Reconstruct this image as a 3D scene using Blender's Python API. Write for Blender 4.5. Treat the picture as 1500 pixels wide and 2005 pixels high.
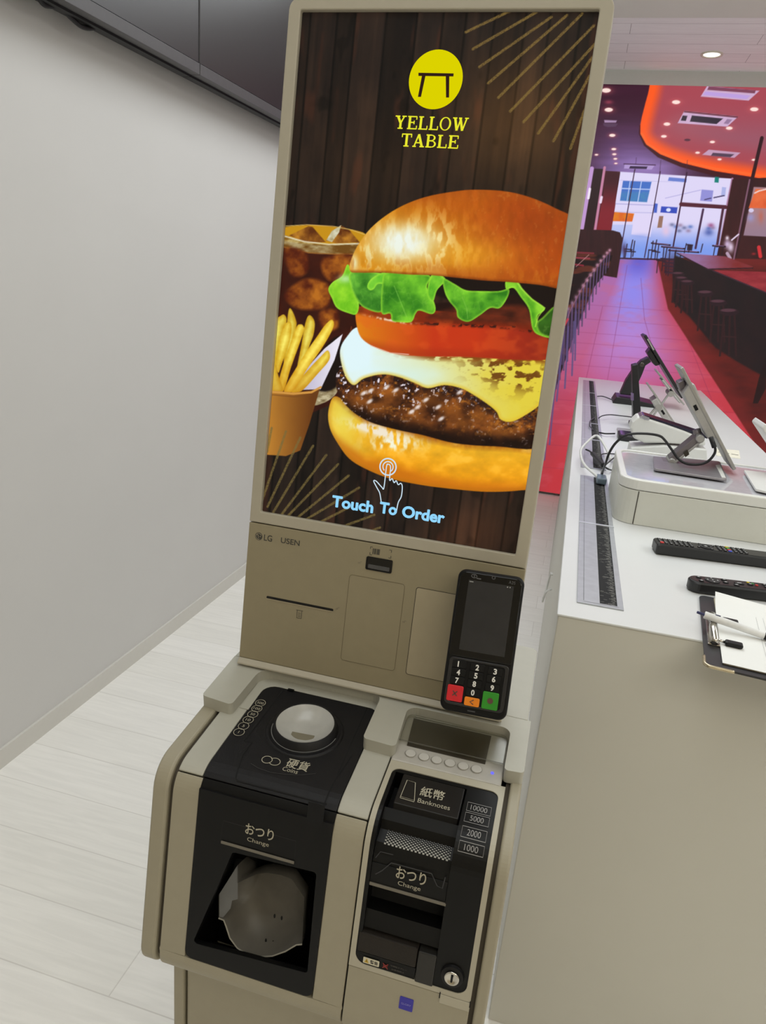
import bpy, bmesh, math, random
import numpy as np
from mathutils import Vector, Matrix

random.seed(7)
scene = bpy.context.scene
COL = scene.collection
for _o in list(bpy.data.objects):
    bpy.data.objects.remove(_o, do_unlink=True)

# ---------------------------------------------------------------- camera
CAM_Z = 1.40
YAW, PITCH, ROLL, FPX = 0.239504849, 0.302138051, 0.0890720307, 1402.86428
def _cam_axes():
    cy, sy = math.cos(YAW), math.sin(YAW)
    f = Vector((-sy*math.cos(PITCH), cy*math.cos(PITCH), -math.sin(PITCH)))
    r = Vector((cy, sy, 0)); u = r.cross(f)
    r2 = r*math.cos(ROLL) + u*math.sin(ROLL)
    u2 = -r*math.sin(ROLL) + u*math.cos(ROLL)
    return r2, u2, f
CR, CU, CF = _cam_axes()
CPOS = Vector((0, 0, CAM_Z))
cam_data = bpy.data.cameras.new('camera')
cam_data.sensor_fit = 'VERTICAL'
cam_data.sensor_height = 24.0
cam_data.lens = FPX*24.0/2005.0
cam_data.clip_start = 0.02
cam = bpy.data.objects.new('camera', cam_data)
COL.objects.link(cam)
cam.matrix_world = Matrix(((CR.x, CU.x, -CF.x, 0), (CR.y, CU.y, -CF.y, 0), (CR.z, CU.z, -CF.z, CAM_Z), (0, 0, 0, 1)))
scene.camera = cam

# ---------------------------------------------------------------- world, exposure
scene.view_settings.view_transform = 'Standard'
scene.view_settings.look = 'None'
scene.view_settings.exposure = 0.0
scene.view_settings.gamma = 1.0
scene.view_settings.use_curve_mapping = False
world = bpy.data.worlds.new('world'); scene.world = world
world.use_nodes = True
world.node_tree.nodes['Background'].inputs[0].default_value = (1.0, 0.95, 0.86, 1)
world.node_tree.nodes['Background'].inputs[1].default_value = 0.30

# ---------------------------------------------------------------- large area lights (ceiling light fields over the show room, and added fills)
def area(name, loc, sx, sy, power, col, rot=(0, 0, 0)):
    d = bpy.data.lights.new(name, 'AREA'); d.shape = 'RECTANGLE'; d.size = sx; d.size_y = sy
    d.energy = power; d.color = col
    o = bpy.data.objects.new(name, d); COL.objects.link(o); o.location = loc; o.rotation_euler = rot
    return o
COOL = (0.935, 0.975, 1.0)
area('ceiling_light_far', (-0.10, 3.1, 2.83), 1.5, 2.1, 33, COOL)
area('ceiling_light_aisle', (-0.30, 1.0, 2.83), 0.9, 2.6, 17, COOL)
area('front_fill_light', (1.5, -1.3, 2.83), 2.4, 1.6, 34, (1.0, 0.935, 0.80))  # unseen fill added behind the camera to brighten front-facing surfaces
area('right_fill_light', (2.3, 2.2, 2.83), 1.4, 4.0, 42, COOL)  # unseen fill added on the right to raise the bounce light

# ---------------------------------------------------------------- helpers: measuring
def ray(x, y):
    return CF + CR*((x-750.0)/FPX) - CU*((y-1002.5)/FPX)
def hit(x, y, p0, nrm):
    d = ray(x, y); n = Vector(nrm)
    return CPOS + d*((Vector(p0)-CPOS).dot(n)/d.dot(n))
def atY(x, y, Y): return hit(x, y, (0, Y, 0), (0, 1, 0))
def atX(x, y, X): return hit(x, y, (X, 0, 0), (1, 0, 0))
def atZ(x, y, Z): return hit(x, y, (0, 0, Z), (0, 0, 1))

class Frame:
    """flat local frame: u right, v up along the surface, n outwards"""
    def __init__(s, o, u, v):
        s.o = Vector(o); s.u = Vector(u).normalized(); s.v = Vector(v).normalized(); s.n = s.u.cross(s.v).normalized()
    def __call__(s, u, v, n=0.0):
        return s.o + s.u*u + s.v*v + s.n*n
    def px(s, x, y, n=0.0):
        P = hit(x, y, s.o + s.n*n, s.n) - s.o
        return P.dot(s.u), P.dot(s.v)

# ---------------------------------------------------------------- helpers: materials
def lin(c):
    c = c/255.0
    return c/12.92 if c <= 0.04045 else ((c+0.055)/1.055)**2.4
def rgb(r, g, b): return (lin(r), lin(g), lin(b), 1.0)
MATS = {}
def mat(name, c, rough=0.5, metal=0.0, var=0.06, scale=60.0, bump=0.0, spec=0.5, coat=0.0):
    if name in MATS: return MATS[name]
    m = bpy.data.materials.new(name); m.use_nodes = True
    nt = m.node_tree; N = nt.nodes; L = nt.links
    b = N['Principled BSDF']
    b.inputs['Roughness'].default_value = rough
    b.inputs['Metallic'].default_value = metal
    b.inputs['Specular IOR Level'].default_value = spec
    if coat: b.inputs['Coat Weight'].default_value = coat
    tc = N.new('ShaderNodeTexCoord'); nz = N.new('ShaderNodeTexNoise')
    nz.inputs['Scale'].default_value = scale; nz.inputs['Detail'].default_value = 3
    L.new(tc.outputs['Object'], nz.inputs['Vector'])
    r = N.new('ShaderNodeMapRange')
    r.inputs['From Min'].default_value = 0.3; r.inputs['From Max'].default_value = 0.7
    r.inputs['To Min'].default_value = 1-var; r.inputs['To Max'].default_value = 1+var
    L.new(nz.outputs['Fac'], r.inputs['Value'])
    mx = N.new('ShaderNodeVectorMath'); mx.operation = 'SCALE'
    base = N.new('ShaderNodeRGB'); base.outputs[0].default_value = rgb(*c)
    L.new(base.outputs[0], mx.inputs[0]); L.new(r.outputs[0], mx.inputs['Scale'])
    L.new(mx.outputs[0], b.inputs['Base Color'])
    if bump:
        bp = N.new('ShaderNodeBump'); bp.inputs['Strength'].default_value = bump; bp.inputs['Distance'].default_value = 0.0006
        n2 = N.new('ShaderNodeTexNoise'); n2.inputs['Scale'].default_value = 1400; n2.inputs['Detail'].default_value = 1
        L.new(tc.outputs['Object'], n2.inputs['Vector']); L.new(n2.outputs['Fac'], bp.inputs['Height'])
        L.new(bp.outputs[0], b.inputs['Normal'])
    MATS[name] = m
    return m
def emit(name, c, s=1.0):
    if name in MATS: return MATS[name]
    m = bpy.data.materials.new(name); m.use_nodes = True
    nt = m.node_tree; nt.nodes.clear()
    e = nt.nodes.new('ShaderNodeEmission'); e.inputs[0].default_value = rgb(*c); e.inputs[1].default_value = s
    o = nt.nodes.new('ShaderNodeOutputMaterial'); nt.links.new(e.outputs[0], o.inputs[0])
    MATS[name] = m
    return m
def glass(name, c=(255, 255, 255), rough=0.05, alpha=0.25):
    if name in MATS: return MATS[name]
    m = bpy.data.materials.new(name); m.use_nodes = True
    nt = m.node_tree; nt.nodes.clear()
    g = nt.nodes.new('ShaderNodeBsdfGlossy'); g.inputs['Roughness'].default_value = rough; g.inputs[0].default_value = rgb(*c)
    t = nt.nodes.new('ShaderNodeBsdfTransparent'); t.inputs[0].default_value = rgb(*c)
    mx = nt.nodes.new('ShaderNodeMixShader'); mx.inputs[0].default_value = alpha
    o = nt.nodes.new('ShaderNodeOutputMaterial')
    nt.links.new(t.outputs[0], mx.inputs[1]); nt.links.new(g.outputs[0], mx.inputs[2]); nt.links.new(mx.outputs[0], o.inputs[0])
    MATS[name] = m
    return m
def picture_mat(name, strength):
    """self-lit display: the picture lives in the colour attribute of the panel"""
    m = bpy.data.materials.new(name); m.use_nodes = True
    nt = m.node_tree; N = nt.nodes; L = nt.links
    b = N['Principled BSDF']
    a = N.new('ShaderNodeAttribute'); a.attribute_name = 'picture'
    b.inputs['Base Color'].default_value = (0.004, 0.004, 0.004, 1)
    b.inputs['Roughness'].default_value = 0.35
    b.inputs['Specular IOR Level'].default_value = 0.15
    L.new(a.outputs['Color'], b.inputs['Emission Color'])
    b.inputs['Emission Strength'].default_value = strength
    return m

# ---------------------------------------------------------------- helpers: objects
def thing(name, label, cat, loc=(0, 0, 0), group=None):
    o = bpy.data.objects.new(name, None); COL.objects.link(o)
    o.empty_display_size = 0.05; o.location = loc
    o['label'] = label; o['category'] = cat
    if group: o['group'] = group
    return o
def tag(o, label, cat, group=None):
    o['label'] = label; o['category'] = cat
    if group: o['group'] = group
    return o
def root_loc(p):
    v = Vector((0, 0, 0))
    while p is not None:
        v += p.location; p = p.parent
    return v
def obj(name, bm, m, parent=None, smooth=False, bevel=0.0, seg=2, label=None, kind=None, loc=None):
    bmesh.ops.remove_doubles(bm, verts=bm.verts, dist=1e-6)
    bmesh.ops.recalc_face_normals(bm, faces=bm.faces)
    off = root_loc(parent) if parent is not None else Vector(loc or (0, 0, 0))
    if off.length: bmesh.ops.translate(bm, verts=bm.verts, vec=-off)
    me = bpy.data.meshes.new(name); bm.to_mesh(me); bm.free()
    if isinstance(m, (list, tuple)):
        for q in m: me.materials.append(q)
    else: me.materials.append(m)
    o = bpy.data.objects.new(name, me); COL.objects.link(o)
    if parent is not None: o.parent = parent
    elif loc is not None: o.location = loc
    if smooth:
        for p in me.polygons: p.use_smooth = True
    if bevel:
        b = o.modifiers.new('bevel', 'BEVEL'); b.width = bevel; b.segments = seg; b.limit_method = 'ANGLE'; b.angle_limit = math.radians(40)
        b.harden_normals = False
    if label: o['label'] = label
    if kind: o['kind'] = kind
    return o
def struct(name, bm, m, **k): return obj(name, bm, m, kind='structure', **k)

ID = Frame((0, 0, 0), (1, 0, 0), (0, 1, 0))     # u = X, v = Y, n = Z
def NB(): return bmesh.new()
def box(bm, F, u0, u1, v0, v1, n0, n1):
    c = [bm.verts.new(F(u, v, n)) for n in (n0, n1) for (u, v) in ((u0, v0), (u1, v0), (u1, v1), (u0, v1))]
    for f in ((0, 1, 2, 3), (7, 6, 5, 4), (0, 4, 5, 1), (1, 5, 6, 2), (2, 6, 7, 3), (3, 7, 4, 0)):
        bm.faces.new([c[i] for i in f])
    return bm
def prism(bm, F, outline, n0, n1):
    a = [bm.verts.new(F(u, v, n0)) for u, v in outline]
    b = [bm.verts.new(F(u, v, n1)) for u, v in outline]
    k = len(outline)
    bm.faces.new(a); bm.faces.new(list(reversed(b)))
    for i in range(k):
        j = (i+1) % k
        bm.faces.new((a[i], a[j], b[j], b[i]))
    return bm
def flat(bm, F, outline, n=0.0):
    bm.faces.new([bm.verts.new(F(u, v, n)) for u, v in outline]); return bm
def rr(u0, u1, v0, v1, r=0.003, k=5):
    """rounded rectangle outline; r may be a 4-tuple (bl, br, tr, tl)"""
    R = r if isinstance(r, tuple) else (r,)*4
    out = []
    for (cx, cy, a0, q) in ((u0, v0, 180, R[0]), (u1, v0, 270, R[1]), (u1, v1, 0, R[2]), (u0, v1, 90, R[3])):
        sx = q if cx == u0 else -q; sy = q if cy == v0 else -q
        if q <= 0: out.append((cx, cy)); continue
        for i in range(k+1):
            a = math.radians(a0 + 90*i/k)
            out.append((cx+sx+q*math.cos(a), cy+sy+q*math.sin(a)))
    return out
def ell(cx, cy, rx, ry=None, k=32, a0=0, a1=360):
    ry = rx if ry is None else ry
    full = abs(a1-a0) >= 360
    return [(cx+rx*math.cos(math.radians(a0+(a1-a0)*i/(k if full else k-1))), cy+ry*math.sin(math.radians(a0+(a1-a0)*i/(k if full else k-1)))) for i in range(k)]
def fillet(pts, rads, k=5):
    out = []
    n = len(pts)
    for i in range(n):
        p = Vector(pts[i]); r = rads[i] if isinstance(rads, (list, tuple)) else rads
        if r <= 0: out.append((p.x, p.y)); continue
        a = (Vector(pts[i-1])-p); b = (Vector(pts[(i+1) % n])-p)
        ang = a.angle(b); t = min(r/math.tan(ang/2), a.length*0.49, b.length*0.49); r2 = t*math.tan(ang/2)
        a.normalize(); b.normalize()
        c = p + (a+b).normalized()*(r2/math.sin(ang/2))
        s = p+a*t-c; e = p+b*t-c
        a0 = math.atan2(s.y, s.x); a1 = math.atan2(e.y, e.x)
        while a1-a0 > math.pi: a1 -= 2*math.pi
        while a1-a0 < -math.pi: a1 += 2*math.pi
        for j in range(k+1):
            th = a0+(a1-a0)*j/k
            out.append((c.x+r2*math.cos(th), c.y+r2*math.sin(th)))
    return out
def holed(bm, F, outer, holes, n0, n1):
    """plate with holes"""
    b2 = bmesh.new()
    for loop in [outer]+holes:
        vs = [b2.verts.new((u, v, 0)) for u, v in loop]
        for i in range(len(vs)): b2.edges.new((vs[i], vs[(i+1) % len(vs)]))
    bmesh.ops.triangle_fill(b2, use_beauty=True, use_dissolve=False, edges=b2.edges[:])
    b2.verts.ensure_lookup_table(); b2.verts.index_update()
    for nn, rev in ((n0, True), (n1, False)):
        vm = [bm.verts.new(F(v.co.x, v.co.y, nn)) for v in b2.verts]
        for f in b2.faces:
            ids = [vm[v.index] for v in f.verts]
            bm.faces.new(ids[::-1] if rev else ids)
    for loop in [outer]+holes:
        a = [bm.verts.new(F(u, v, n0)) for u, v in loop]; b = [bm.verts.new(F(u, v, n1)) for u, v in loop]
        for i in range(len(loop)):
            j = (i+1) % len(loop); bm.faces.new((a[i], a[j], b[j], b[i]))
    b2.free()
    bmesh.ops.remove_doubles(bm, verts=bm.verts, dist=1e-6)
    return bm
def loft(bm, rings, cap0=True, cap1=True, close=True):
    vs = [[bm.verts.new(p) for p in r] for r in rings]
    k = len(rings[0])
    for a, b in zip(vs, vs[1:]):
        for i in range(k if close else k-1):
            j = (i+1) % k
            bm.faces.new((a[i], a[j], b[j], b[i]))
    if cap0: bm.faces.new(vs[0])
    if cap1: bm.faces.new(vs[-1])
    return bm
def lathe(bm, F, cu, cv, prof, k=32, cap0=True, cap1=True):
    return loft(bm, [[F(cu+r*math.cos(2*math.pi*i/k), cv+r*math.sin(2*math.pi*i/k), n) for i in range(k)] for r, n in prof], cap0, cap1)
def catmull(pts, sub=6, closed=False):
    P = [Vector(p) for p in pts]; n = len(P); out = []
    for i in range(n if closed else n-1):
        if closed: a, b, c, d = P[i-1], P[i], P[(i+1) % n], P[(i+2) % n]
        else: a, b, c, d = P[max(i-1, 0)], P[i], P[i+1], P[min(i+2, n-1)]
        for j in range(sub):
            t = j/sub
            out.append(0.5*((2*b)+(c-a)*t+(2*a-5*b+4*c-d)*t*t+(3*b-a-3*c+d)*t**3))
    if not closed: out.append(P[-1])
    return out
def tube(bm, pts, r, k=8, smooth=True, sub=6):
    P = catmull(pts, sub) if smooth and len(pts) > 2 else [Vector(p) for p in pts]
    rings = []
    up = Vector((0.13, 0.21, 0.97)).normalized()
    for i, p in enumerate(P):
        d = (P[min(i+1, len(P)-1)]-P[max(i-1, 0)]).normalized()
        a = d.cross(up)
        if a.length < 1e-4: a = d.cross(Vector((1, 0, 0)))
        a.normalize(); b = d.cross(a).normalized()
        up = -b if (-b).dot(up) > 0 else b
        rad = r[i*len(r)//len(P)] if isinstance(r, (list, tuple)) else r
        rings.append([p+a*(rad*math.cos(2*math.pi*j/k))+b*(rad*math.sin(2*math.pi*j/k)) for j in range(k)])
    return loft(bm, rings)
def ribbon(bm, F, pts, w, n0, n1=None, closed=False):
    """flat stroke of width w along 2-D points"""
    P = [Vector(p) for p in pts]; k = len(P); L = []; R = []
    for i in range(k):
        a = P[(i-1) % k] if closed or i > 0 else P[i]; b = P[(i+1) % k] if closed or i < k-1 else P[i]
        d = (b-a); d = d.normalized() if d.length > 1e-9 else Vector((1, 0)); nn = Vector((-d.y, d.x))
        L.append(P[i]+nn*(w/2)); R.append(P[i]-nn*(w/2))
    lv = [bm.verts.new(F(p.x, p.y, n0)) for p in L]; rv = [bm.verts.new(F(p.x, p.y, n0)) for p in R]
    for i in range(k if closed else k-1):
        j = (i+1) % k
        bm.faces.new((lv[i], lv[j], rv[j], rv[i]))
    return bm
_glyphs = {}
def text_mesh(s, bold=0.0):
    key = (s, bold)
    if key not in _glyphs:
        c = bpy.data.curves.new('letters', 'FONT'); c.body = s; c.size = 1.0; c.offset = bold
        c.align_x = 'LEFT'; c.resolution_u = 4
        o = bpy.data.objects.new('letters', c); COL.objects.link(o)
        bpy.context.view_layer.update()
        dg = bpy.context.evaluated_depsgraph_get()
        me = bpy.data.meshes.new_from_object(o.evaluated_get(dg))
        V = [tuple(v.co) for v in me.vertices]; Fc = [tuple(p.vertices) for p in me.polygons]
        bpy.data.objects.remove(o, do_unlink=True); bpy.data.curves.remove(c); bpy.data.meshes.remove(me)
        _glyphs[key] = (V, Fc)
    return _glyphs[key]
def letters(bm, F, s, u0, u1, v0, v1, n, bold=0.0, keep=False):
    """fit the printed text into the rectangle u0..u1, v0..v1"""
    V, Fc = text_mesh(s, bold)
    if not V: return bm
    xs = [v[0] for v in V]; ys = [v[1] for v in V]
    ax, bx, ay, by = min(xs), max(xs), min(ys), max(ys)
    sx = (u1-u0)/max(bx-ax, 1e-6); sy = (v1-v0)/max(by-ay, 1e-6)
    if keep: sx = sy
    vs = [bm.verts.new(F(u0+(x-ax)*sx, v0+(y-ay)*sy, n)) for x, y, _ in V]
    for f in Fc:
        try: bm.faces.new([vs[i] for i in f])
        except ValueError: pass
    return bm
# ================================================================ the setting
def planks(name, c1, c2, width, length, seam, axis='X', rough=0.35, seamw=0.02):
    """white-washed wood boards, procedural"""
    m = bpy.data.materials.new(name); m.use_nodes = True
    nt = m.node_tree; N = nt.nodes; L = nt.links; b = N['Principled BSDF']
    tc = N.new('ShaderNodeTexCoord'); mp = N.new('ShaderNodeMapping')
    L.new(tc.outputs['Object'], mp.inputs[0])
    br = N.new('ShaderNodeTexBrick')
    br.inputs['Scale'].default_value = 1.0
    br.inputs['Brick Width'].default_value = length; br.inputs['Row Height'].default_value = width
    br.inputs['Mortar Size'].default_value = seamw*width*0.5; br.inputs['Mortar Smooth'].default_value = 0.3
    br.inputs['Color1'].default_value = rgb(*c1); br.inputs['Color2'].default_value = rgb(*c2); br.inputs['Mortar'].default_value = rgb(*seam)
    br.offset = 0.37
    L.new(mp.outputs[0], br.inputs['Vector'])
    w = N.new('ShaderNodeTexNoise'); w.inputs['Scale'].default_value = 6; w.inputs['Detail'].default_value = 6; w.inputs['Distortion'].default_value = 1.2
    m2 = N.new('ShaderNodeMapping'); m2.inputs['Scale'].default_value = (0.7, 9, 1)
    L.new(tc.outputs['Object'], m2.inputs[0]); L.new(m2.outputs[0], w.inputs['Vector'])
    r = N.new('ShaderNodeMapRange'); r.inputs['From Min'].default_value = 0.35; r.inputs['From Max'].default_value = 0.65
    r.inputs['To Min'].default_value = 0.96; r.inputs['To Max'].default_value = 1.03
    L.new(w.outputs['Fac'], r.inputs[0])
    mx = N.new('ShaderNodeVectorMath'); mx.operation = 'SCALE'
    L.new(br.outputs['Color'], mx.inputs[0]); L.new(r.outputs[0], mx.inputs['Scale'])
    L.new(mx.outputs[0], b.inputs['Base Color']); b.inputs['Roughness'].default_value = rough
    b.inputs['Specular IOR Level'].default_value = 0.3
    return m
FLOOR = planks('white_wood_floor', (231, 229, 223), (236, 234, 229), 0.155, 1.9, (214, 211, 205))
CEIL = planks('white_wood_ceiling', (246, 244, 243), (249, 248, 247), 0.16, 1.1, (168, 162, 160), rough=0.7)
WALL = mat('white_wall_paint', (203, 201, 198), 0.85, var=0.01, scale=3)
HEADER = mat('grey_white_header', (212, 214, 208), 0.8, var=0.01)
BASEB = mat('white_baseboard', (206, 203, 196), 0.6, var=0.01)
XL, XR, YB, YF, ZC = -1.405, 3.4, -2.6, 5.5, 2.87

struct('floor', box(NB(), ID, XL-0.1, XR+0.1, YB-0.1, YF+0.1, -0.05, 0.0), FLOOR)
struct('ceiling', box(NB(), ID, XL-0.1, XR+0.1, 4.54, YF+0.1, ZC, ZC+0.05), CEIL)
struct('trim_1', box(NB(), ID, XL-0.1, XR+0.1, YB-0.1, 4.54, ZC-0.006, ZC+0.05), mat('ceiling_panel_cream', (226, 226, 216), 0.8, var=0.02, scale=4))
struct('wall_left', box(NB(), ID, XL-0.1, XL, YB, YF+0.1, 0, ZC), WALL)
struct('wall_right', box(NB(), ID, XR, XR+0.1, YB, YF+0.1, 0, ZC), WALL)
struct('wall_back', box(NB(), ID, XL, XR, YB-0.1, YB, 0, ZC), mat('cream_wall_paint', (206, 195, 170), 0.85, var=0.01))
struct('wall_far', box(NB(), ID, XL, XR, YF, YF+0.1, 0, ZC), WALL)
struct('trim_2', box(NB(), ID, XL, XR, YF-0.045, YF, 2.785, ZC), HEADER)
struct('baseboard_left', box(NB(), ID, XL, XL+0.008, YB, YF, 0, 0.06), BASEB)

# ceiling downlight
dl = thing('ceiling_downlight', 'small round recessed ceiling lamp glowing warm white above the red restaurant display', 'ceiling light', (0.483, 5.13, ZC))
bm = NB(); lathe(bm, Frame((0.483, 5.13, ZC), (1, 0, 0), (0, -1, 0)), 0, 0, [(0.062, -0.001), (0.062, 0.006), (0.05, 0.006), (0.046, 0.0)], cap0=False, cap1=False)
obj('trim_ring', bm, mat('lamp_ring_white', (225, 222, 205), 0.4), dl, smooth=True)
bm = NB(); flat(bm, Frame((0.483, 5.13, ZC-0.002), (1, 0, 0), (0, -1, 0)), ell(0, 0, 0.047))
obj('lamp_disc', bm, emit('lamp_glow', (255, 248, 226), 2.6), dl)
_d = bpy.data.lights.new('downlight_beam', 'SPOT'); _d.energy = 12; _d.spot_size = 2.0; _d.color = (1, 0.95, 0.86); _d.shadow_soft_size = 0.05
_o = bpy.data.objects.new('downlight_beam', _d); COL.objects.link(_o); _o.location = (0, 0, -0.03); _o.parent = dl

# televisions hung in a row on the left wall
TVB = mat('television_black_glass', (38, 37, 38), 0.32, var=0.02, spec=0.6)
TVF = mat('television_frame_grey', (74, 72, 73), 0.45)
TVK = mat('matte_black_plastic', (20, 20, 21), 0.6)
TILT = math.atan(0.0215)
TVF_ = Frame((-1.30, 2.34, 2.000), (0, 1, TILT), (0, -TILT, 1))     # n = +X
def television(u0, u1, lab):
    c = TVF_((u0+u1)/2, 0.35)
    t = thing('wall_television', lab, 'television', (XL, c.y, c.z), 'large televisions along the left wall')
    w = 0.0015
    bm = NB(); box(bm, TVF_, u0+w, u1-w, 0.030, 0.70, -0.03, 0.0); obj('screen', bm, TVB, t)
    bm = NB(); holed(bm, TVF_, [(u0, -0.004), (u1, -0.004), (u1, 0.712), (u0, 0.712)], [[(u0+0.001, 0.028), (u1-0.001, 0.028), (u1-0.001, 0.70), (u0+0.001, 0.70)]], -0.032, 0.002)
    obj('frame', bm, TVF, t, bevel=0.002)
    bm = NB(); box(bm, TVF_, u0, u1, -0.010, 0.68, -0.062, -0.032); obj('back_cover', bm, TVK, t)
    bm = NB(); box(bm, TVF_, (u0+u1)/2-0.25, (u0+u1)/2+0.25, 0.15, 0.55, -0.104, -0.062); obj('wall_bracket', bm, TVK, t)
    return t
television(-1.235, -0.0015, 'large dark television high on the left wall, nearer one with the loose black cable')
television(0.0015, 1.235, 'large dark television high on the left wall, farther one half hidden by the kiosk')
def tvp(x, y, X=-1.352): return atX(x, y, X)
bm = NB(); tube(bm, [tvp(70, -12), tvp(85, 8), tvp(100, 12), tvp(118, 14), tvp(138, 34), tvp(160, 52), tvp(182, 55), tvp(196, 46), tvp(205, 30)], 0.006)
tag(obj('television_cable', bm, TVK, smooth=True, loc=tuple(tvp(118, 14))), 'black cable sagging below the nearer wall television', 'cable')
# ================================================================ order kiosk (tall slim body with a portrait touch screen)
TK = 0.10458
KO = Vector((-0.2032, 0.8431, 1.1035))
K = Frame(KO, (1, 0, 0), (0, math.sin(TK), math.cos(TK)))
SILVER = mat('champagne_silver_paint', (174, 167, 150), 0.5, metal=0.0, var=0.015, bump=0.04)
PANEL = mat('champagne_panel_paint', (146, 136, 110), 0.55, var=0.02, bump=0.05)
PANEL2 = mat('champagne_plate_paint', (164, 153, 128), 0.5, var=0.02, bump=0.04)
SEAM = mat('dark_seam', (62, 56, 46), 0.8)
INK = mat('dark_grey_print', (62, 60, 55), 0.7)
FAINT = mat('faint_grey_print', (118, 110, 94), 0.7)
BLACK = mat('black_plastic', (16, 16, 17), 0.45, bump=0.06, spec=0.3)
GLOSSK = mat('black_gloss', (14, 14, 16), 0.16, spec=0.5)
SW, SH = 0.3363, 0.5979
kiosk = thing('order_kiosk', 'tall champagne self-order kiosk with a bright burger screen, standing on the cash machine', 'kiosk', (-0.2032, 0.86, 0.887))
hw = 0.1835
bm = NB()
holed(bm, K, rr(-hw, hw, -0.0155, 0.6125, (0, 0, 0.014, 0.014)), [rr(-SW/2-0.0005, SW/2+0.0005, -0.0005, SH+0.0005, 0.002)], -0.004, 0.0035)
obj('screen_frame', bm, SILVER, kiosk, bevel=0.0015)
bm = NB(); prism(bm, K, rr(-hw, hw, -0.2100, 0.6125, (0, 0, 0.014, 0.014)), -0.046, -0.0042)
obj('body_shell', bm, SILVER, kiosk, bevel=0.003)
bm = NB(); prism(bm, K, rr(-hw, hw, -0.2095, -0.0168, 0.001), -0.0035, 0.0032)
lower = obj('lower_panel', bm, PANEL, kiosk, bevel=0.001)
bm = NB()
c = [(-0.004, -0.2180), (0.0085, -0.2180), (0.0085, -0.2155), (0.0034, -0.2098), (-0.004, -0.2098)]
loft(bm, [[K(-hw, v, n) for n, v in c], [K(hw, v, n) for n, v in c]])
obj('bottom_lip', bm, SILVER, kiosk, bevel=0.0008)
bm = NB(); box(bm, K, -0.12, 0.12, -0.2025, 0.30, -0.10, -0.0462); obj('rear_housing', bm, SILVER, kiosk, bevel=0.006)

# receipt slot, scanner window, reader plates on the lower panel
n0 = 0.0032
bm = NB(); prism(bm, K, rr(-0.1500, -0.0545, -0.1178, -0.1142, 0.0015), n0, n0+0.0004); obj('receipt_slot', bm, BLACK, kiosk)
bm = NB(); ribbon(bm, K, [(-0.1500, -0.1180), (-0.0545, -0.1180)], 0.0012, n0+0.0006); obj('slot_edge', bm, PANEL2, kiosk)
bm = NB()
for (a, b) in (((-0.1062, -0.1255), (-0.0962, -0.1255)), ((-0.1045, -0.1255), (-0.1045, -0.1365)), ((-0.0979, -0.1255), (-0.0979, -0.1365)), ((-0.1045, -0.1365), (-0.0979, -0.1365)), ((-0.103, -0.1295), (-0.0994, -0.1295)), ((-0.103, -0.1318), (-0.0994, -0.1318)), ((-0.103, -0.134), (-0.0994, -0.134))):
    ribbon(bm, K, [a, b], 0.0006, n0+0.0004)
obj('receipt_symbol', bm, INK, kiosk)
bm = NB(); holed(bm, K, rr(-0.0172, 0.0178, -0.0520, -0.0345, 0.002), [rr(-0.0160, 0.0166, -0.0508, -0.0357, 0.0015)], n0-0.002, n0+0.0012)
sc = obj('scanner_bezel', bm, BLACK, kiosk)
bm = NB(); flat(bm, K, rr(-0.0160, 0.0166, -0.0508, -0.0357, 0.0015), n0+0.0003); obj('scanner_window', bm, GLOSSK, sc)
bm = NB(); flat(bm, K, rr(-0.0140, 0.0146, -0.0500, -0.0445, 0.001), n0+0.0006); obj('scanner_lens', bm, mat('scanner_grey', (74, 74, 76), 0.3), sc)
bm = NB()
for (x, y, dx, dy) in ((-0.0135, -0.0215, 1, -1), (0.0145, -0.0215, -1, -1), (-0.0135, -0.0320, 1, 1), (0.0145, -0.0320, -1, 1)):
    ribbon(bm, K, [(x+dx*0.003, y), (x, y), (x, y+dy*0.003)], 0.0008, n0+0.0003)
for i, w in enumerate((.0006, .0004, .0009, .0004, .0006, .0010, .0005)):
    x = -0.0098+i*0.00145; ribbon(bm, K, [(x, -0.0230), (x, -0.0305)], w*1.5, n0+0.0003)
obj('barcode_symbol', bm, INK, kiosk)
bm = NB(); prism(bm, K, rr(-0.0369, 0.0369, -0.1818, -0.0633, 0.004), n0-0.001, n0+0.0003); pl = obj('blank_plate', bm, PANEL, kiosk)
bm = NB(); ribbon(bm, K, rr(-0.0371, 0.0371, -0.1820, -0.0631, 0.004), 0.0006, n0+0.0004, closed=True); obj('plate_seam', bm, mat('soft_seam', (108, 98, 76), 0.8), pl)
bm = NB(); prism(bm, K, rr(0.0530, 0.1268, -0.1818, -0.0640, 0.003), n0-0.001, n0+0.0008); pl = obj('reader_plate', bm, PANEL2, kiosk)
bm = NB(); ribbon(bm, K, rr(0.0526, 0.1272, -0.1822, -0.0636, 0.003), 0.0008, n0+0.0004, closed=True); obj('plate_seam', bm, SEAM, pl)
for (x, y) in ((-0.0235, -0.044), (-0.047, -0.1115), (0.044, -0.1115)):
    bm = NB()
    ribbon(bm, K, [(x+0.001, y+0.0004), (x-0.0015, y+0.0004), (x-0.0015, y-0.0022), (x-0.0042, y-0.0022), (x-0.0042, y-0.0008), (x-0.0015, y-0.0008)], 0.0005, n0+0.0003)
    obj('raised_mark', bm, FAINT, kiosk)
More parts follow.
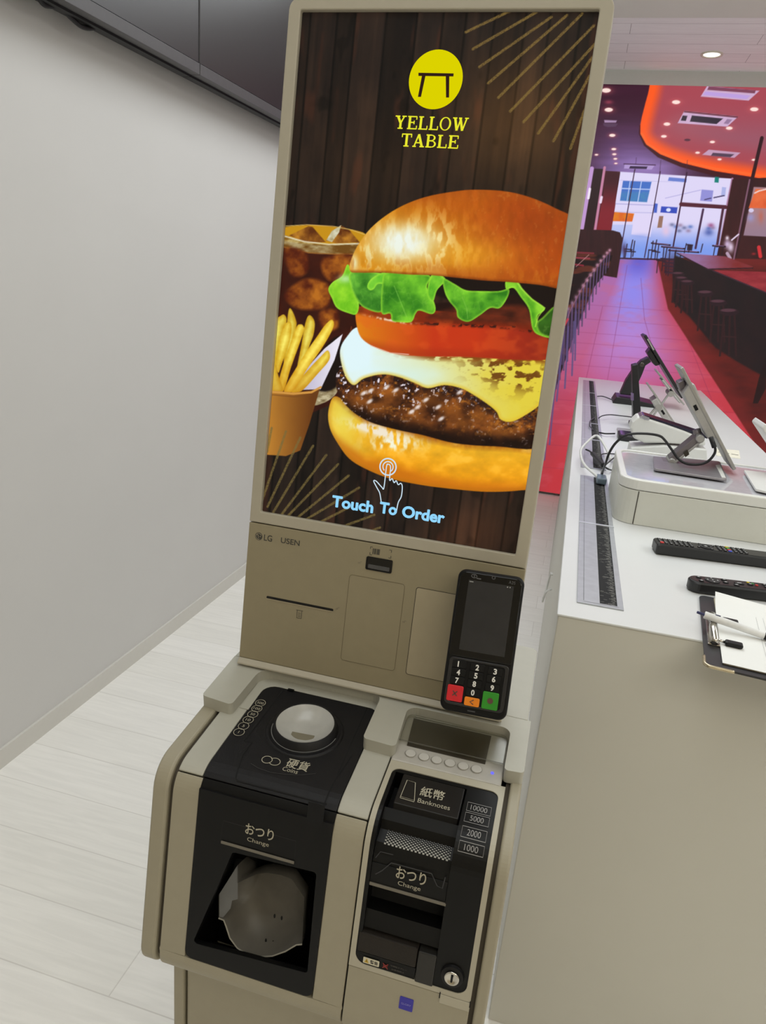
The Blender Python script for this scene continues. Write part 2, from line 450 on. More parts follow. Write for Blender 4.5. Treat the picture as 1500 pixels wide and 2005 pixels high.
# printed marks on the upper left of the lower panel
bm = NB()
letters(bm, K, 'LG', -0.1607, -0.1490, -0.0385, -0.0300, n0+0.0003, 0.012)
letters(bm, K, 'USEN', -0.1365, -0.1098, -0.0375, -0.0300, n0+0.0003, 0.012)
obj('brand_print', bm, INK, kiosk)
bm = NB(); flat(bm, K, ell(-0.1683, -0.0340, 0.0052), n0+0.0003); em = obj('round_emblem', bm, INK, kiosk)
bm = NB()
ribbon(bm, K, ell(-0.1683, -0.0340, 0.0040, k=20, a0=20, a1=290), 0.0006, n0+0.0006)
ribbon(bm, K, [(-0.1690, -0.0318), (-0.1690, -0.0358), (-0.1676, -0.0358)], 0.0006, n0+0.0006)
flat(bm, K, ell(-0.1703, -0.0322, 0.0006, k=8), n0+0.0006); ribbon(bm, K, [(-0.1672, -0.034), (-0.1650, -0.034)], 0.0006, n0+0.0006)
obj('emblem_lines', bm, PANEL2, em)
# ================================================================ cash machine (coin unit left, banknote unit right)
def curve_profile():
    fr = Vector((0.147, 1.0)).normalized()               # (y, z) direction up the front
    top_b = Vector((0.83, 0.869)); cor = Vector((0.6265, 0.84865)); bot = Vector((0.6265-0.147*0.268, 0.5807)); und = Vector((0.70, 0.5707))
    pts = [top_b, cor, bot, und]
    out = fillet([(p.x, p.y) for p in pts], [0, 0.038, 0.030, 0], k=14)
    return [Vector(p) for p in out]
PROF = curve_profile()
# arc length table measured from the middle of the upper rounding, v positive towards the back
_seg = [0.0]
for a, b in zip(PROF, PROF[1:]): _seg.append(_seg[-1]+(b-a).length)
S_MID = _seg[1+7]
class Curved:
    """surface of the cash machine: u = X, v = length along the profile (up/back positive), n outwards"""
    def at(s, v):
        t = min(max(S_MID - v, 1e-6), _seg[-1]-1e-6)
        for i in range(len(PROF)-1):
            if _seg[i+1] >= t: break
        d = (PROF[i+1]-PROF[i]).normalized(); p = PROF[i]+d*(t-_seg[i])
        def nrm(j):
            a = PROF[max(j-1, 0)]; b = PROF[min(j+1, len(PROF)-1)]; e = (b-a).normalized(); return Vector((e.y, -e.x))
        f = (t-_seg[i])/max(_seg[i+1]-_seg[i], 1e-9)
        n = (nrm(i)*(1-f)+nrm(i+1)*f).normalized()
        if (PROF[i+1]-PROF[i]).length > 0.03: n = Vector((d.y, -d.x))
        return p, n
    def __call__(s, u, v, n=0.0):
        p, nn = s.at(v)
        return Vector((u, p.x+nn.x*n, p.y+nn.y*n))
    def px(s, x, y):
        """measure a point of the photograph on this surface -> (u, v)"""
        d = ray(x, y); best = None
        for i in range(len(PROF)-1):
            a, b = PROF[i], PROF[i+1]; e = b-a; nn = Vector((e.y, -e.x)).normalized()
            den = d.y*nn.x+d.z*nn.y
            if abs(den) < 1e-9: continue
            k = ((a.x)*nn.x+(a.y-CAM_Z)*nn.y)/den
            q = Vector((d.y*k, CAM_Z+d.z*k)); f = (q-a).dot(e)/e.length_squared
            if k > 0 and -0.001 <= f <= 1.001:
                c = (k, d.x*k, S_MID-(_seg[i]+f*e.length))
                if best is None or c[0] < best[0]: best = c
        return (best[1], best[2])
G = Curved()
def gv(x, y): return G.px(x, y)[1]
def patch(bm, F, u0, u1, v0, v1, n0, n1, step=0.006):
    """rectangular plate that follows the curved front"""
    k = max(1, int(abs(v1-v0)/step)); vs = [v0+(v1-v0)*i/k for i in range(k+1)]
    return loft(bm, [[F(u0, v, n0), F(u1, v, n0), F(u1, v, n1), F(u0, v, n1)] for v in vs])
def cheek(bm, x0, x1, off=0.0, v_from=None, v_to=None, thick=None, back=0.72):
    """slice of the body between two X planes; closed towards the inside"""
    vs = []
    v = v_from if v_from is not None else S_MID-1e-5
    lo = v_to if v_to is not None else S_MID-_seg[-1]+1e-5
    k = max(2, int((v-lo)/0.004)); vs = [v+(lo-v)*i/k for i in range(k+1)]
    outer = [G(0, q, off) for q in vs]
    if thick: inner = [G(0, q, off-thick) for q in reversed(vs)]
    else: inner = [Vector((0, 0.83, outer[-1].z)), ]
    loop = [(p.y, p.z) for p in outer+inner]
    a = [bm.verts.new((x0, y, z)) for y, z in loop]; b = [bm.verts.new((x1, y, z)) for y, z in loop]
    n = len(loop)
    if thick:
        m = len(outer)
        for q in (a, b):
            for i in range(m-1): bm.faces.new((q[i], q[i+1], q[n-2-i], q[n-1-i]))
    else:
        bm.faces.new(a); bm.faces.new(b)
    for i in range(n):
        j = (i+1) % n; bm.faces.new((a[i], a[j], b[j], b[i]))
    return bm
CREAM = mat('grey_white_plastic', (176, 174, 162), 0.5, var=0.015, bump=0.06)
CREAM2 = mat('warm_lit_front_plastic', (158, 151, 131), 0.5, var=0.015, bump=0.05)  # same plastic with the dim warm front light put into its colour
WHITE2 = mat('white_frame_plastic', (176, 170, 152), 0.45, var=0.01, bump=0.04)
DGAP = mat('dark_gap_shade', (70, 63, 52), 0.8)  # dark filler for the gaps and core, their shade put into the colour
BK = mat('black_textured_plastic', (17, 16, 18), 0.5, bump=0.25, spec=0.3)
BKF = mat('black_smooth_plastic', (9, 9, 9), 0.42, bump=0.05, spec=0.25)
BKR = mat('brown_black_rough_plastic', (36, 31, 26), 0.6, bump=0.5, spec=0.3)
VOID = mat('deep_black_void', (6, 6, 7), 0.9)
PRINT = mat('pale_print', (176, 170, 150), 0.6)
BAR = mat('grey_bar', (112, 106, 94), 0.5)
CUP = mat('grey_metal_cup', (100, 96, 88), 0.5, metal=0.0)

cash = thing('cash_machine', 'grey-white cash machine with black coin tray and banknote slots under the kiosk', 'cash machine', (-0.19, 0.85, 0.0))
# lower cabinet and deck
bm = NB(); box(bm, ID, -0.378, 0.010, 0.664, 1.03, 0.0, 0.60); obj('cabinet_door', bm, CREAM2, cash, bevel=0.004)
bm = NB(); box(bm, ID, -0.397, -0.381, 0.662, 1.03, 0.0, 0.60); obj('cabinet_side', bm, CREAM2, cash, bevel=0.003)
bm = NB(); box(bm, ID, -0.378, 0.0, 0.72, 1.03, 0.58, 0.835); obj('inner_case', bm, DGAP, cash)
bm = NB(); prism(bm, ID, rr(-0.400, 0.0125, 0.8335, 1.04, (0.001, 0.001, 0.012, 0.012)), 0.855, 0.8862); obj('rear_deck', bm, CREAM, cash, bevel=0.003)
# side rails
bm = NB(); cheek(bm, -0.400, -0.3795, 0.0); obj('side_rail', bm, CREAM2, cash, smooth=False, bevel=0.0045, seg=3)
bm = NB(); cheek(bm, 0.0035, 0.0165, 0.0); obj('side_rail', bm, CREAM2, cash, bevel=0.003, seg=3)
bm = NB(); cheek(bm, -0.3795, -0.3735, -0.007); obj('rail_gap', bm, DGAP, cash)
bm = NB(); cheek(bm, -0.0015, 0.0035, -0.005); obj('rail_gap', bm, DGAP, cash)
# hood: thick plate with two cut-outs, sloping slightly forwards
HF = Frame((0, 0.82, 0.885), (1, 0, 0), (0, 1, 0.1))
o_ = [(-0.400, -0.082), (-0.3555, -0.087), (-0.3525, 0.002), (-0.1795, 0.002), (-0.1785, -0.090), (-0.1365, -0.092), (-0.1405, -0.011), (-0.0065, -0.011), (-0.0065, -0.087), (0.0165, -0.085), (0.0165, 0.0125), (-0.400, 0.0125)]
o_ = fillet(o_, [0.006, 0.006, 0.022, 0.016, 0.006, 0.006, 0.014, 0.012, 0.005, 0.005, 0, 0], k=6)
bm = NB(); holed(bm, HF, o_, [], -0.0185, 0.0)
obj('hood', bm, CREAM, cash, bevel=0.0050, seg=4)

# ---------------- coin unit
V_SEAM = gv(370, 1514)
bm = NB(); cheek(bm, -0.3735, -0.3420, 0.0, v_from=S_MID-0.002, v_to=V_SEAM+0.0008, thick=0.012); obj('upper_panel', bm, CREAM, cash, bevel=0.0015)
bm = NB(); cheek(bm, -0.1770, -0.1415, 0.0, v_from=S_MID-0.002, v_to=V_SEAM+0.0008, thick=0.012); obj('upper_panel', bm, CREAM, cash, bevel=0.0015)
V_BB = G.px(370, 1876)[1]; V_END = S_MID-_seg[-1]+0.002
bm = NB()
cheek(bm, -0.3735, -0.3400, 0.0, v_from=V_SEAM-0.0008, v_to=V_BB, thick=0.012)
cheek(bm, -0.1770, -0.1415, 0.0, v_from=V_SEAM-0.0008, v_to=V_BB, thick=0.012)
cheek(bm, -0.3735, -0.1415, 0.0, v_from=V_BB, v_to=V_END, thick=0.012)
obj('coin_housing', bm, CREAM2, cash, bevel=0.0012)
# black upper lid following the rounding
V_LID = V_SEAM+0.0005
bm = NB()
k_ = 26; vs_ = [S_MID-0.020+(V_LID-(S_MID-0.020))*i/k_ for i in range(k_+1)]
loft(bm, [[G(-0.3415, v, -0.012), G(-0.1775, v, -0.012), G(-0.1775, v, 0.0006), G(-0.3415, v, 0.0006)] for v in vs_])
ins = obj('coin_insert', bm, BK, cash, bevel=0.0008)
# back corners of the insert are closed by a cream fillet
TP = Frame((0, 0.70, 0.856), (1, 0, 0), (0, 1, 0.1))     # top plane
_arc = [p for p in rr(-0.3400, -0.1795, 0.052, 0.1095, (0, 0, 0.012, 0.018)) ]
_arc = [_arc[0]] + _arc[:1:-1] + [_arc[1]]
bm = NB(); holed(bm, TP, [(-0.3525, 0.052), (-0.3525, 0.124), (-0.1785, 0.124), (-0.1785, 0.052)] + _arc[::-1], [], -0.004, 0.0012)
obj('insert_surround', bm, CREAM, cash)
# flip lid
T2 = Frame((0, 0.70, 0.8572), (1, 0, 0), (0, 1, 0.1))
bm = NB()
lo_ = [(-0.3130, 0.1075), (-0.1945, 0.1075), (-0.1925, -0.010), (-0.300, -0.012), (-0.3085, -0.005), (-0.3190, -0.005)]
ribbon(bm, T2, [(-0.3135, 0.1085), (-0.3190, -0.0035), (-0.3085, -0.0035)], 0.0012, 0.0)
ribbon(bm, T2, [(-0.1950, 0.1085), (-0.1925, -0.02)], 0.0012, 0.0)
for a_, b_ in (((494, 1454), (476, 1478)), ((476, 1478), (462, 1524)), ((462, 1524), (466, 1530)), ((466, 1530), (640, 1575)), ((690, 1478), (655, 1530)), ((655, 1530), (634, 1580))):
    p0 = G.px(*a_); p1 = G.px(*b_)
    pts = [(p0[0]+(p1[0]-p0[0])*i/6, p0[1]+(p1[1]-p0[1])*i/6) for i in range(7)]
    ribbon(bm, G, pts, 0.0012, 0.0012)
obj('lid_seam', bm, VOID, ins)
bm = NB(); prism(bm, T2, [(-0.3075, 0.1055), (-0.2990, 0.1055), (-0.2990, 0.1090), (-0.3075, 0.1090)], 0, 0.002); obj('lid_hinge', bm, BKF, ins)
# coin funnel: rim ring and pale bowl
cx, cy = TP.px(598, 1431); cy -= 0.001
RB, RR = 0.0455, 0.0372
bm = NB(); lathe(bm, TP, cx, cy, [(RB+0.004, 0.0), (RB+0.003, 0.0022), (RB-0.001, 0.0026), (RB-0.0025, 0.0012), (RB-0.004, 0.003), (RR+0.0015, 0.0135), (RR, 0.0142), (RR-0.001, 0.0132)], k=48, cap0=False, cap1=False)
fn = obj('coin_funnel', bm, BK, ins, smooth=True)
bm = NB(); lathe(bm, TP, cx, cy, [(RR-0.0008, 0.0134), (RR-0.006, 0.0085), (RR-0.015, 0.003), (RR-0.022, 0.0012)], k=48, cap0=False, cap1=True)
bw = obj('bowl', bm, mat('pale_grey_bowl', (176, 175, 170), 0.25, spec=0.6), fn, smooth=True)
bm = NB(); prism(bm, TP, [(cx-0.013, cy-0.020), (cx+0.016, cy-0.017), (cx+0.015, cy-0.006), (cx-0.014, cy-0.008)], 0.0012, 0.0022); obj('coin_slot', bm, mat('beige_slot', (118, 112, 94), 0.6), bw)
bm = NB(); ribbon(bm, TP, ell(cx, cy, RB-0.0035, k=40, a0=185, a1=355), 0.0009, 0.0038); obj('funnel_edge', bm, mat('grey_edge_line', (120, 120, 118), 0.3), fn)
# printed coin values
bm = NB()
for (s, x, y) in (('500', 510, 1377), ('100', 503, 1388), ('50', 495, 1399), ('10', 486, 1410), ('5', 477, 1422), ('1', 468, 1434)):
    u, v = T2.px(x, y)
    ribbon(bm, T2, ell(u, v, 0.0066, k=28), 0.0007, 0.0006, closed=True)
    w = 0.0030*len(s)*0.5
    letters(bm, T2, s, u-(0.0006 if s == '1' else w), u+w, v-0.0022, v+0.0022, 0.0006, 0.0, keep=(s == '1'))
obj('coin_values', bm, PRINT, ins)
# "coins" sign on the rounding
def gfit(bm, s, pl, pr, hgt, n, bold=0.0):
    """text whose baseline runs between two measured points of the front"""
    a = G.px(*pl); b = G.px(*pr)
    v = (a[1]+b[1])/2
    return letters(bm, G, s, a[0], b[0], v, v+hgt, n, bold)
bm = NB()
gfit(bm, '硬貨', (556, 1505), (602, 1511), 0.0155, 0.0013, 0.01)
gfit(bm, 'Coins', (551, 1511), (582, 1516), 0.0065, 0.0013)
u, v = G.px(523, 1489); u2, v2 = G.px(538, 1493)
ribbon(bm, G, ell(u, v, 0.0062, 0.0058, k=28), 0.0009, 0.0013, closed=True)
ribbon(bm, G, ell(u2, v2, 0.0066, 0.0058, k=28, a0=-150, a1=150), 0.0009, 0.0013)
obj('coins_sign', bm, PRINT, ins)
bm = NB()
pts = [(491, 1496), (505, 1505), (530, 1514), (560, 1518), (590, 1519), (618, 1516)]
ribbon(bm, G, [tuple(G.px(*p)) for p in pts], 0.0006, 0.0012); obj('sign_border', bm, mat('dark_grey_line', (58, 57, 58), 0.4), ins)

# black lower front with the change tray
FS = 0.147
P = Frame((0, 0.612, 0.75), (1, 0, 0), (0, FS, 1))       # plane of the front
vT = P.px(397, 1545)[1]; vB = P.px(372, 1875)[1]
cupc = [(430, 1750), (466, 1693), (466, 1727), (485, 1718), (505, 1709), (525, 1707), (550, 1711), (572, 1719), (597, 1755), (593, 1846), (582, 1847), (560, 1860), (535, 1869), (507, 1871), (485, 1866), (466, 1853), (452, 1834), (445, 1812), (440, 1799), (430, 1795)]
hole = [P.px(456, 1668), P.px(620, 1708), P.px(602, 1905), P.px(378, 1845)]
hole = fillet(hole, 0.004)
bm = NB()
vTT = V_SEAM
holed(bm, P, rr(-0.3400, -0.1770, vB, vT, (0.010, 0.010, 0, 0), k=6), [hole], -0.006, 0.0006)
front = obj('change_front', bm, BKF, cash, bevel=0.0008)
k_ = 10; vg0 = V_SEAM-0.0006; vg1 = G.px(397, 1545)[1]
bm = NB(); loft(bm, [[G(-0.3400, v, -0.008), G(-0.1770, v, -0.008), G(-0.1770, v, 0.0004), G(-0.3400, v, 0.0004)] for v in [vg0+(vg1-vg0)*i/k_ for i in range(k_+1)]])
obj('upper_edge', bm, BKF, front)
a_ = P.px(604, 1575); b_ = P.px(632, 1616)
bm = NB(); prism(bm, P, [(a_[0], b_[1]), (b_[0], b_[1]), (b_[0], a_[1]+0.004), (a_[0], a_[1]+0.004)], 0.0002, 0.0012); obj('lid_notch', bm, VOID, front)
# tray recess
back = fillet([P.px(462, 1680, -0.06), P.px(614, 1718, -0.06), P.px(600, 1898, -0.06), P.px(424, 1844, -0.06)], 0.004)
bm = NB()
ra = [P(u, v, -0.006) for u, v in hole]; rb = [P(u, v, -0.060) for u, v in back]
loft(bm, [ra, rb], cap0=False)
obj('tray_recess', bm, BKF, front)
rim = [P.px(x, y, -0.014) for x, y in cupc]
cc = Vector((sum(p[0] for p in rim)/len(rim), sum(p[1] for p in rim)/len(rim)))
def rings(sc, n, dv=0.0): return [P(cc.x+(p[0]-cc.x)*sc, cc.y+(p[1]-cc.y)*sc+dv, n) for p in rim]
bm = NB(); loft(bm, [rings(1.0, -0.012), rings(0.985, -0.020), rings(0.95, -0.034), rings(0.80, -0.048), rings(0.55, -0.056)], cap0=False, cap1=True)
cup = obj('change_cup', bm, CUP, front, smooth=True)
bm = NB()
for i in range(len(rim)):
    if i in (9, 8, 0, 1): continue
rimpts = [P.px(x, y, -0.014) for x, y in cupc[9:]+[]]
tube(bm, [P(u, v, -0.0115) for u, v in rimpts], 0.0009, k=6, smooth=False); obj('cup_rim', bm, mat('lit_rim_grey', (150, 146, 134), 0.35), cup)  # rim paler than the cup: its lit lower lip is coloured in
for (x, y) in ((538, 1793), (552, 1797), (521, 1841), (535, 1845), (485, 1842), (499, 1857)):
    u, v = P.px(x, y, -0.034); bm = NB(); flat(bm, P, ell(u, v, 0.0013, 0.0030, k=12), -0.0335); obj('drain_hole', bm, VOID, cup)
bm = NB(); r1 = [P.px(x, y, -0.013) for x, y in ((430, 1750), (466, 1693), (466, 1760), (455, 1763))]
flat(bm, P, r1, -0.0125); r1 = [P.px(x, y, -0.013) for x, y in ((430, 1750), (455, 1763), (452, 1778), (437, 1796), (430, 1795))]; flat(bm, P, r1, -0.0125)
obj('folded_flap', bm, mat('grey_flap', (98, 98, 97), 0.4), cup)
# change sign
bm = NB()
def pfit(bm, F, s, pl, pr, hgt, n, bold=0.0):
    a = F.px(*pl); b = F.px(*pr); v = (a[1]+b[1])/2
    return letters(bm, F, s, a[0], b[0], v, v+hgt, n, bold)
pfit(bm, P, 'おつり', (480, 1635), (536, 1642), 0.0135, 0.0012, 0.012)
pfit(bm, P, 'Change', (484, 1651), (527, 1656), 0.0065, 0.0012)
obj('change_sign', bm, PRINT, front)
b0 = P.px(434, 1647); b1 = P.px(577, 1686)
bm = NB(); box(bm, P, b0[0], b1[0], b0[1]-0.0016, b0[1]+0.0016, 0.0006, 0.0022); obj('grey_bar', bm, BAR, front, bevel=0.0005)
bm = NB(); q = [P.px(x, y) for x, y in ((438, 1606), (580, 1646), (577, 1688), (432, 1646))]
ribbon(bm, P, q, 0.0005, 0.0009, closed=True); obj('sign_border', bm, mat('near_black_line', (34, 33, 33), 0.3), front)

# ---------------- banknote unit
XB0, XB1 = -0.1395, -0.0015
vF0 = (G.px(762, 1488)[1]+G.px(985, 1541)[1])/2                       # upper edge of the frame
vS = P.px(760, 1911)[1]
V_LOW = G.px(770, 1914)[1]                               # seam above the lower door
bT = (G.px(785, 1507)[1]+G.px(955, 1548)[1])/2; bB = G.px(800, 1920)[1]
bB = (G.px(712, 1888)[1]+G.px(900, 1943)[1])/2
uL, uR = -0.1335, -0.0075
def frame_strip(bm, u0, u1, v0, v1): return patch(bm, G, u0, u1, v0, v1, -0.012, 0.0014)
bm = NB()
frame_strip(bm, XB0, uL, V_LOW, vF0); frame_strip(bm, uR, XB1, V_LOW, vF0)
frame_strip(bm, uL, uR, bT, vF0); frame_strip(bm, uL, uR, V_LOW, bB)
# rounded inner corners
for (cu, cv, su, sv) in ((uL, bT, 1, -1), (uR, bT, -1, -1), (uL, bB, 1, 1), (uR, bB, -1, 1)):
    r = 0.012 if sv > 0 else 0.010
    arc = [(cu+su*r*(1-math.sin(math.radians(a))), cv+sv*r*(1-math.cos(math.radians(a)))) for a in range(0, 91, 15)]
    top = [(cu, cv)]+arc
    vs = [bm.verts.new(G(u, v, 0.0014)) for u, v in top]; bm.faces.new(vs)
    lo = [bm.verts.new(G(u, v, -0.006)) for u, v in arc]
    for i in range(len(arc)-1): bm.faces.new((vs[1+i], vs[2+i], lo[i+1], lo[i]))
frm = obj('banknote_frame', bm, WHITE2, cash, bevel=0.0006)
bm = NB(); patch(bm, G, XB0, XB1, S_MID-_seg[-1]+0.004, V_LOW-0.0009, -0.012, 0.0012); low = obj('banknote_door', bm, CREAM2, cash, bevel=0.001)
bm = NB(); patch(bm, G, -0.1415, -0.1395, V_END, S_MID-0.05, -0.010, -0.004); obj('unit_gap', bm, VOID, cash)
# latch tab at the lower right of the frame
bm = NB(); q0 = P.px(862, 1945); q1 = P.px(921, 1963)
box(bm, P, q0[0], q1[0], q0[1]-0.010, q0[1]+0.001, 0.001, 0.0022); obj('latch_tab', bm, WHITE2, low, bevel=0.001)
for qx in (q0[0], q1[0]):
    bm = NB(); box(bm, P, qx-0.0005, qx+0.0005, q0[1]-0.004, q0[1]+0.003, 0.001, 0.0024); obj('tab_slit', bm, VOID, low)
# blue maker's badge
q = [P.px(x, y) for x, y in ((784, 1948), (811, 1956), (808, 1980), (781, 1971))]
bl = rr(q[3][0], q[1][0], (q[2][1]+q[3][1])/2, (q[0][1]+q[1][1])/2, 0.0012)
bm = NB(); prism(bm, P, bl, 0.0012, 0.0020); bdg = obj('blue_badge', bm, mat('deep_blue_badge', (52, 46, 160), 0.4), low)
bm = NB(); m_ = (q[0][1]+q[2][1])/2; letters(bm, P, 'GLORY', q[3][0]+0.0022, q[1][0]-0.0022, m_-0.0010, m_+0.0012, 0.0023, 0.0); obj('badge_print', bm, mat('pale_violet_print', (150, 146, 215), 0.5), bdg)

# black bezel pieces
bm = NB(); patch(bm, G, uL, uR, bB, bT, -0.034, -0.024); bez = obj('bezel_back', bm, VOID, cash)
uM = -0.0440
bm = NB(); patch(bm, G, uM, uR, bB, bT, -0.024, 0.0004); obj('value_panel', bm, BKF, bez)
bm = NB(); patch(bm, G, uL, -0.1290, bB, bT, -0.024, 0.0002); obj('bezel_edge', bm, BKF, bez)
bm = NB(); patch(bm, G, -0.1290, uM, G.px(840, 1527)[1], bT, -0.024, 0.0002); obj('bezel_edge', bm, BKF, bez)
vl0 = (G.px(770, 1577)[1]+G.px(892, 1605)[1])/2; vl1 = (G.px(780, 1513)[1]+G.px(905, 1550)[1])/2
vl1 = min(vl1, bT-0.002)
bm = NB(); patch(bm, G, -0.1190, -0.0460, vl0, vl1, -0.010, 0.0030); lb = obj('banknotes_sign_plate', bm, mat('charcoal_plate', (26, 24, 22), 0.4, bump=0.1, spec=0.3), bez, bevel=0.001)
bm = NB()
gfit(bm, '紙幣', (820, 1563), (868, 1573), 0.0150, 0.0036, 0.01)
gfit(bm, 'Banknotes', (816, 1577), (880, 1590), 0.0066, 0.0036)
pt = [G.px(x, y) for x, y in ((797, 1532), (813, 1537), (811, 1572), (784, 1564))]
ribbon(bm, G, pt, 0.0008, 0.0036, closed=True)
ribbon(bm, G, [pt[3], (pt[3][0], pt[3][1]-0.0022), (pt[2][0], pt[2][1]-0.0022), pt[2]], 0.0008, 0.0036)
obj('banknotes_sign', bm, PRINT, lb)
# note mouth: slanted chute with a white dotted ramp
vd1 = G.px(820, 1640)[1]; vd0 = G.px(820, 1676)[1]
bm = NB(); loft(bm, [[G(-0.1285, v, n-0.004), G(uM, v, n-0.004), G(uM, v, n), G(-0.1285, v, n)] for v, n in ((vl0, -0.006), ((vl0+vd1)/2, -0.012), (vd1, -0.018))]); obj('note_mouth', bm, BKF, bez)
bm = NB(); loft(bm, [[G(-0.1285, v, n-0.004), G(uM, v, n-0.004), G(uM, v, n), G(-0.1285, v, n)] for v, n in ((vd1, -0.018), (vd0, -0.008), (vd0-0.012, -0.003), (vd0-0.026, -0.002))]); rp = obj('note_ramp', bm, BKF, bez)
bm = NB()
rows = 11; cols = 34
for r in range(rows):
    for c_ in range(cols):
        if (r+c_) % 2: continue
        f = r/(rows-1); v = vd1+(vd0-vd1)*f; u = -0.1185+(0.0710)*c_/(cols-1)
        s = (0.00035+0.00075*f); n = -0.018+0.010*f+0.0006
        flat(bm, G, [(u-s, v-s), (u+s, v-s), (u+s, v+s), (u-s, v+s)], n)
obj('dotted_pattern', bm, mat('dot_white', (186, 186, 182), 0.5), rp)
bm = NB(); box(bm, ID, 0, 0, 0, 0, 0, 0) if False else None
pts = [G.px(x, y) for x, y in ((766, 1578+12), (797, 1598), (797, 1606), (766, 1599))]
# change flap with raised tongue
vc1 = G.px(795, 1694)[1]; vbar = (P.px(724, 1730)[1]+P.px(875, 1772)[1])/2
vbarG = (G.px(724, 1730)[1]+G.px(875, 1772)[1])/2
bm = NB(); patch(bm, G, -0.1290, uM, vbarG, vd0-0.026+0.004, -0.012, -0.001); cf = obj('change_plate', bm, BKF, bez, bevel=0.0006)
tg = [G.px(x, y) for x, y in ((735, 1712), (748, 1705), (766, 1690), (845, 1711), (856, 1735), (866, 1740), (872, 1718))]
bm = NB(); ribbon(bm, G, tg, 0.0012, -0.0003); ribbon(bm, G, [G.px(x, y) for x, y in ((735, 1680), (745, 1668), (770, 1674))], 0.0010, -0.0003); obj('tongue_edge', bm, mat('soft_black_edge', (46, 46, 50), 0.35), cf)
bm = NB()
gfit(bm, 'おつり', (774, 1721), (833, 1732), 0.0145, 0.0002, 0.012)
gfit(bm, 'Change', (778, 1737), (823, 1745), 0.0066, 0.0002)
obj('change_sign', bm, PRINT, cf)
bm = NB(); patch(bm, G, -0.1285, uM+0.001, vbarG-0.0016, vbarG+0.0016, -0.004, 0.0006); obj('grey_bar', bm, BAR, cf, bevel=0.0004)
vs0 = (G.px(716, 1782)[1]+G.px(868, 1825)[1])/2
vh1 = (G.px(706, 1824)[1]+G.px(820, 1857)[1])/2; vh0 = (G.px(701, 1860)[1]+G.px(811, 1894)[1])/2
bm = NB(); loft(bm, [[G(-0.1290, v, n-0.006), G(uM, v, n-0.006), G(uM, v, n), G(-0.1290, v, n)] for v, n in ((vs0, -0.020), (vs0-0.002, -0.006), (vh1+0.004, -0.004), (vh1, -0.010))]); obj('slot_sill', bm, BKF, bez)
uh = G.px(816, 1880)[0]; uh2 = G.px(853, 1890)[0]
bm = NB(); patch(bm, G, -0.1325, uh, vh0, vh1, -0.020, 0.0016); obj('brown_cover', bm, BKR, bez, bevel=0.002)
bm = NB(); patch(bm, G, uh+0.0010, uh2, bB-0.001, vh1-0.001, -0.020, 0.0024); obj('release_block', bm, mat('dark_brown_block', (33, 31, 28), 0.5), bez, bevel=0.0012)
bm = NB(); patch(bm, G, -0.1335, uh, bB, vh0-0.0005, -0.020, 0.0004); st = obj('sticker_strip', bm, BKF, bez)
bm = NB(); patch(bm, G, uh2+0.0008, uM+0.001, bB, vs0-0.010, -0.020, 0.0); obj('lock_bay', bm, BKF, bez)
# stickers: yellow warning sign, red crossed mark, small lines
q = [P.px(x, y) for x, y in ((713, 1872), (744, 1880), (743, 1892), (711, 1883))]
vv0 = (q[2][1]+q[3][1])/2; vv1 = (q[0][1]+q[1][1])/2
bm = NB(); flat(bm, P, rr(q[3][0], q[1][0], vv0, vv1, 0.001), 0.0014); wl = obj('warning_label', bm, mat('cream_label', (206, 200, 176), 0.6), st)
ul = q[3][0]; wd = q[1][0]-q[3][0]; hh_ = vv1-vv0
bm = NB(); flat(bm, P, [(ul+wd*0.08, vv0+hh_*0.18), (ul+wd*0.36, vv0+hh_*0.18), (ul+wd*0.22, vv0+hh_*0.86)], 0.0017); obj('warning_triangle', bm, mat('warning_yellow', (196, 160, 40), 0.5), wl)
bm = NB(); letters(bm, P, '警告', ul+wd*0.44, ul+wd*0.92, vv0+hh_*0.22, vv0+hh_*0.80, 0.0017, 0.02); ribbon(bm, P, [(ul+wd*0.22, vv0+hh_*0.36), (ul+wd*0.22, vv0+hh_*0.62)], 0.0006, 0.0020); obj('warning_print', bm, mat('black_print', (26, 26, 26), 0.6), wl)
u, v = P.px(755, 1890)
bm = NB(); ribbon(bm, P, [(u-0.003, v-0.003), (u+0.003, v+0.003)], 0.0009, 0.0014); ribbon(bm, P, [(u-0.003, v+0.003), (u+0.003, v-0.003)], 0.0009, 0.0014); ribbon(bm, P, ell(u, v, 0.0022, 0.0014, k=14), 0.0006, 0.0014, closed=True)
obj('red_cross_mark', bm, mat('dull_red_print', (150, 50, 44), 0.6), st)
bm = NB()
letters(bm, P, '可燃性スプレー', *[P.px(765, 1890)[0], P.px(797, 1899)[0]], P.px(780, 1894)[1]-0.0006, P.px(780, 1894)[1]+0.0014, 0.0013)
letters(bm, P, 'の使用禁止', *[P.px(767, 1896)[0], P.px(792, 1903)[0]], P.px(780, 1900)[1]-0.0008, P.px(780, 1900)[1]+0.0010, 0.0013)
obj('small_print', bm, mat('dim_print', (88, 84, 78), 0.7), st)
# key lock
u, v = P.px(886, 1909)
bm = NB(); lathe(bm, P, u, v, [(0.0130, 0.0005), (0.0122, 0.0036), (0.0098, 0.0040)], k=32, cap1=True); lk = obj('lock_collar', bm, BK, bez, smooth=False)
bm = NB(); lathe(bm, P, u, v, [(0.0082, 0.0040), (0.0080, 0.0062), (0.0064, 0.0066), (0.0050, 0.0056)], k=32); kc = obj('key_cylinder', bm, mat('chrome', (200, 196, 188), 0.18, metal=1.0), lk, smooth=True)
bm = NB(); prism(bm, P, rr(u-0.0010, u+0.0010, v-0.0036, v+0.0020, 0.0006), 0.0056, 0.0069); obj('keyhole', bm, VOID, kc)
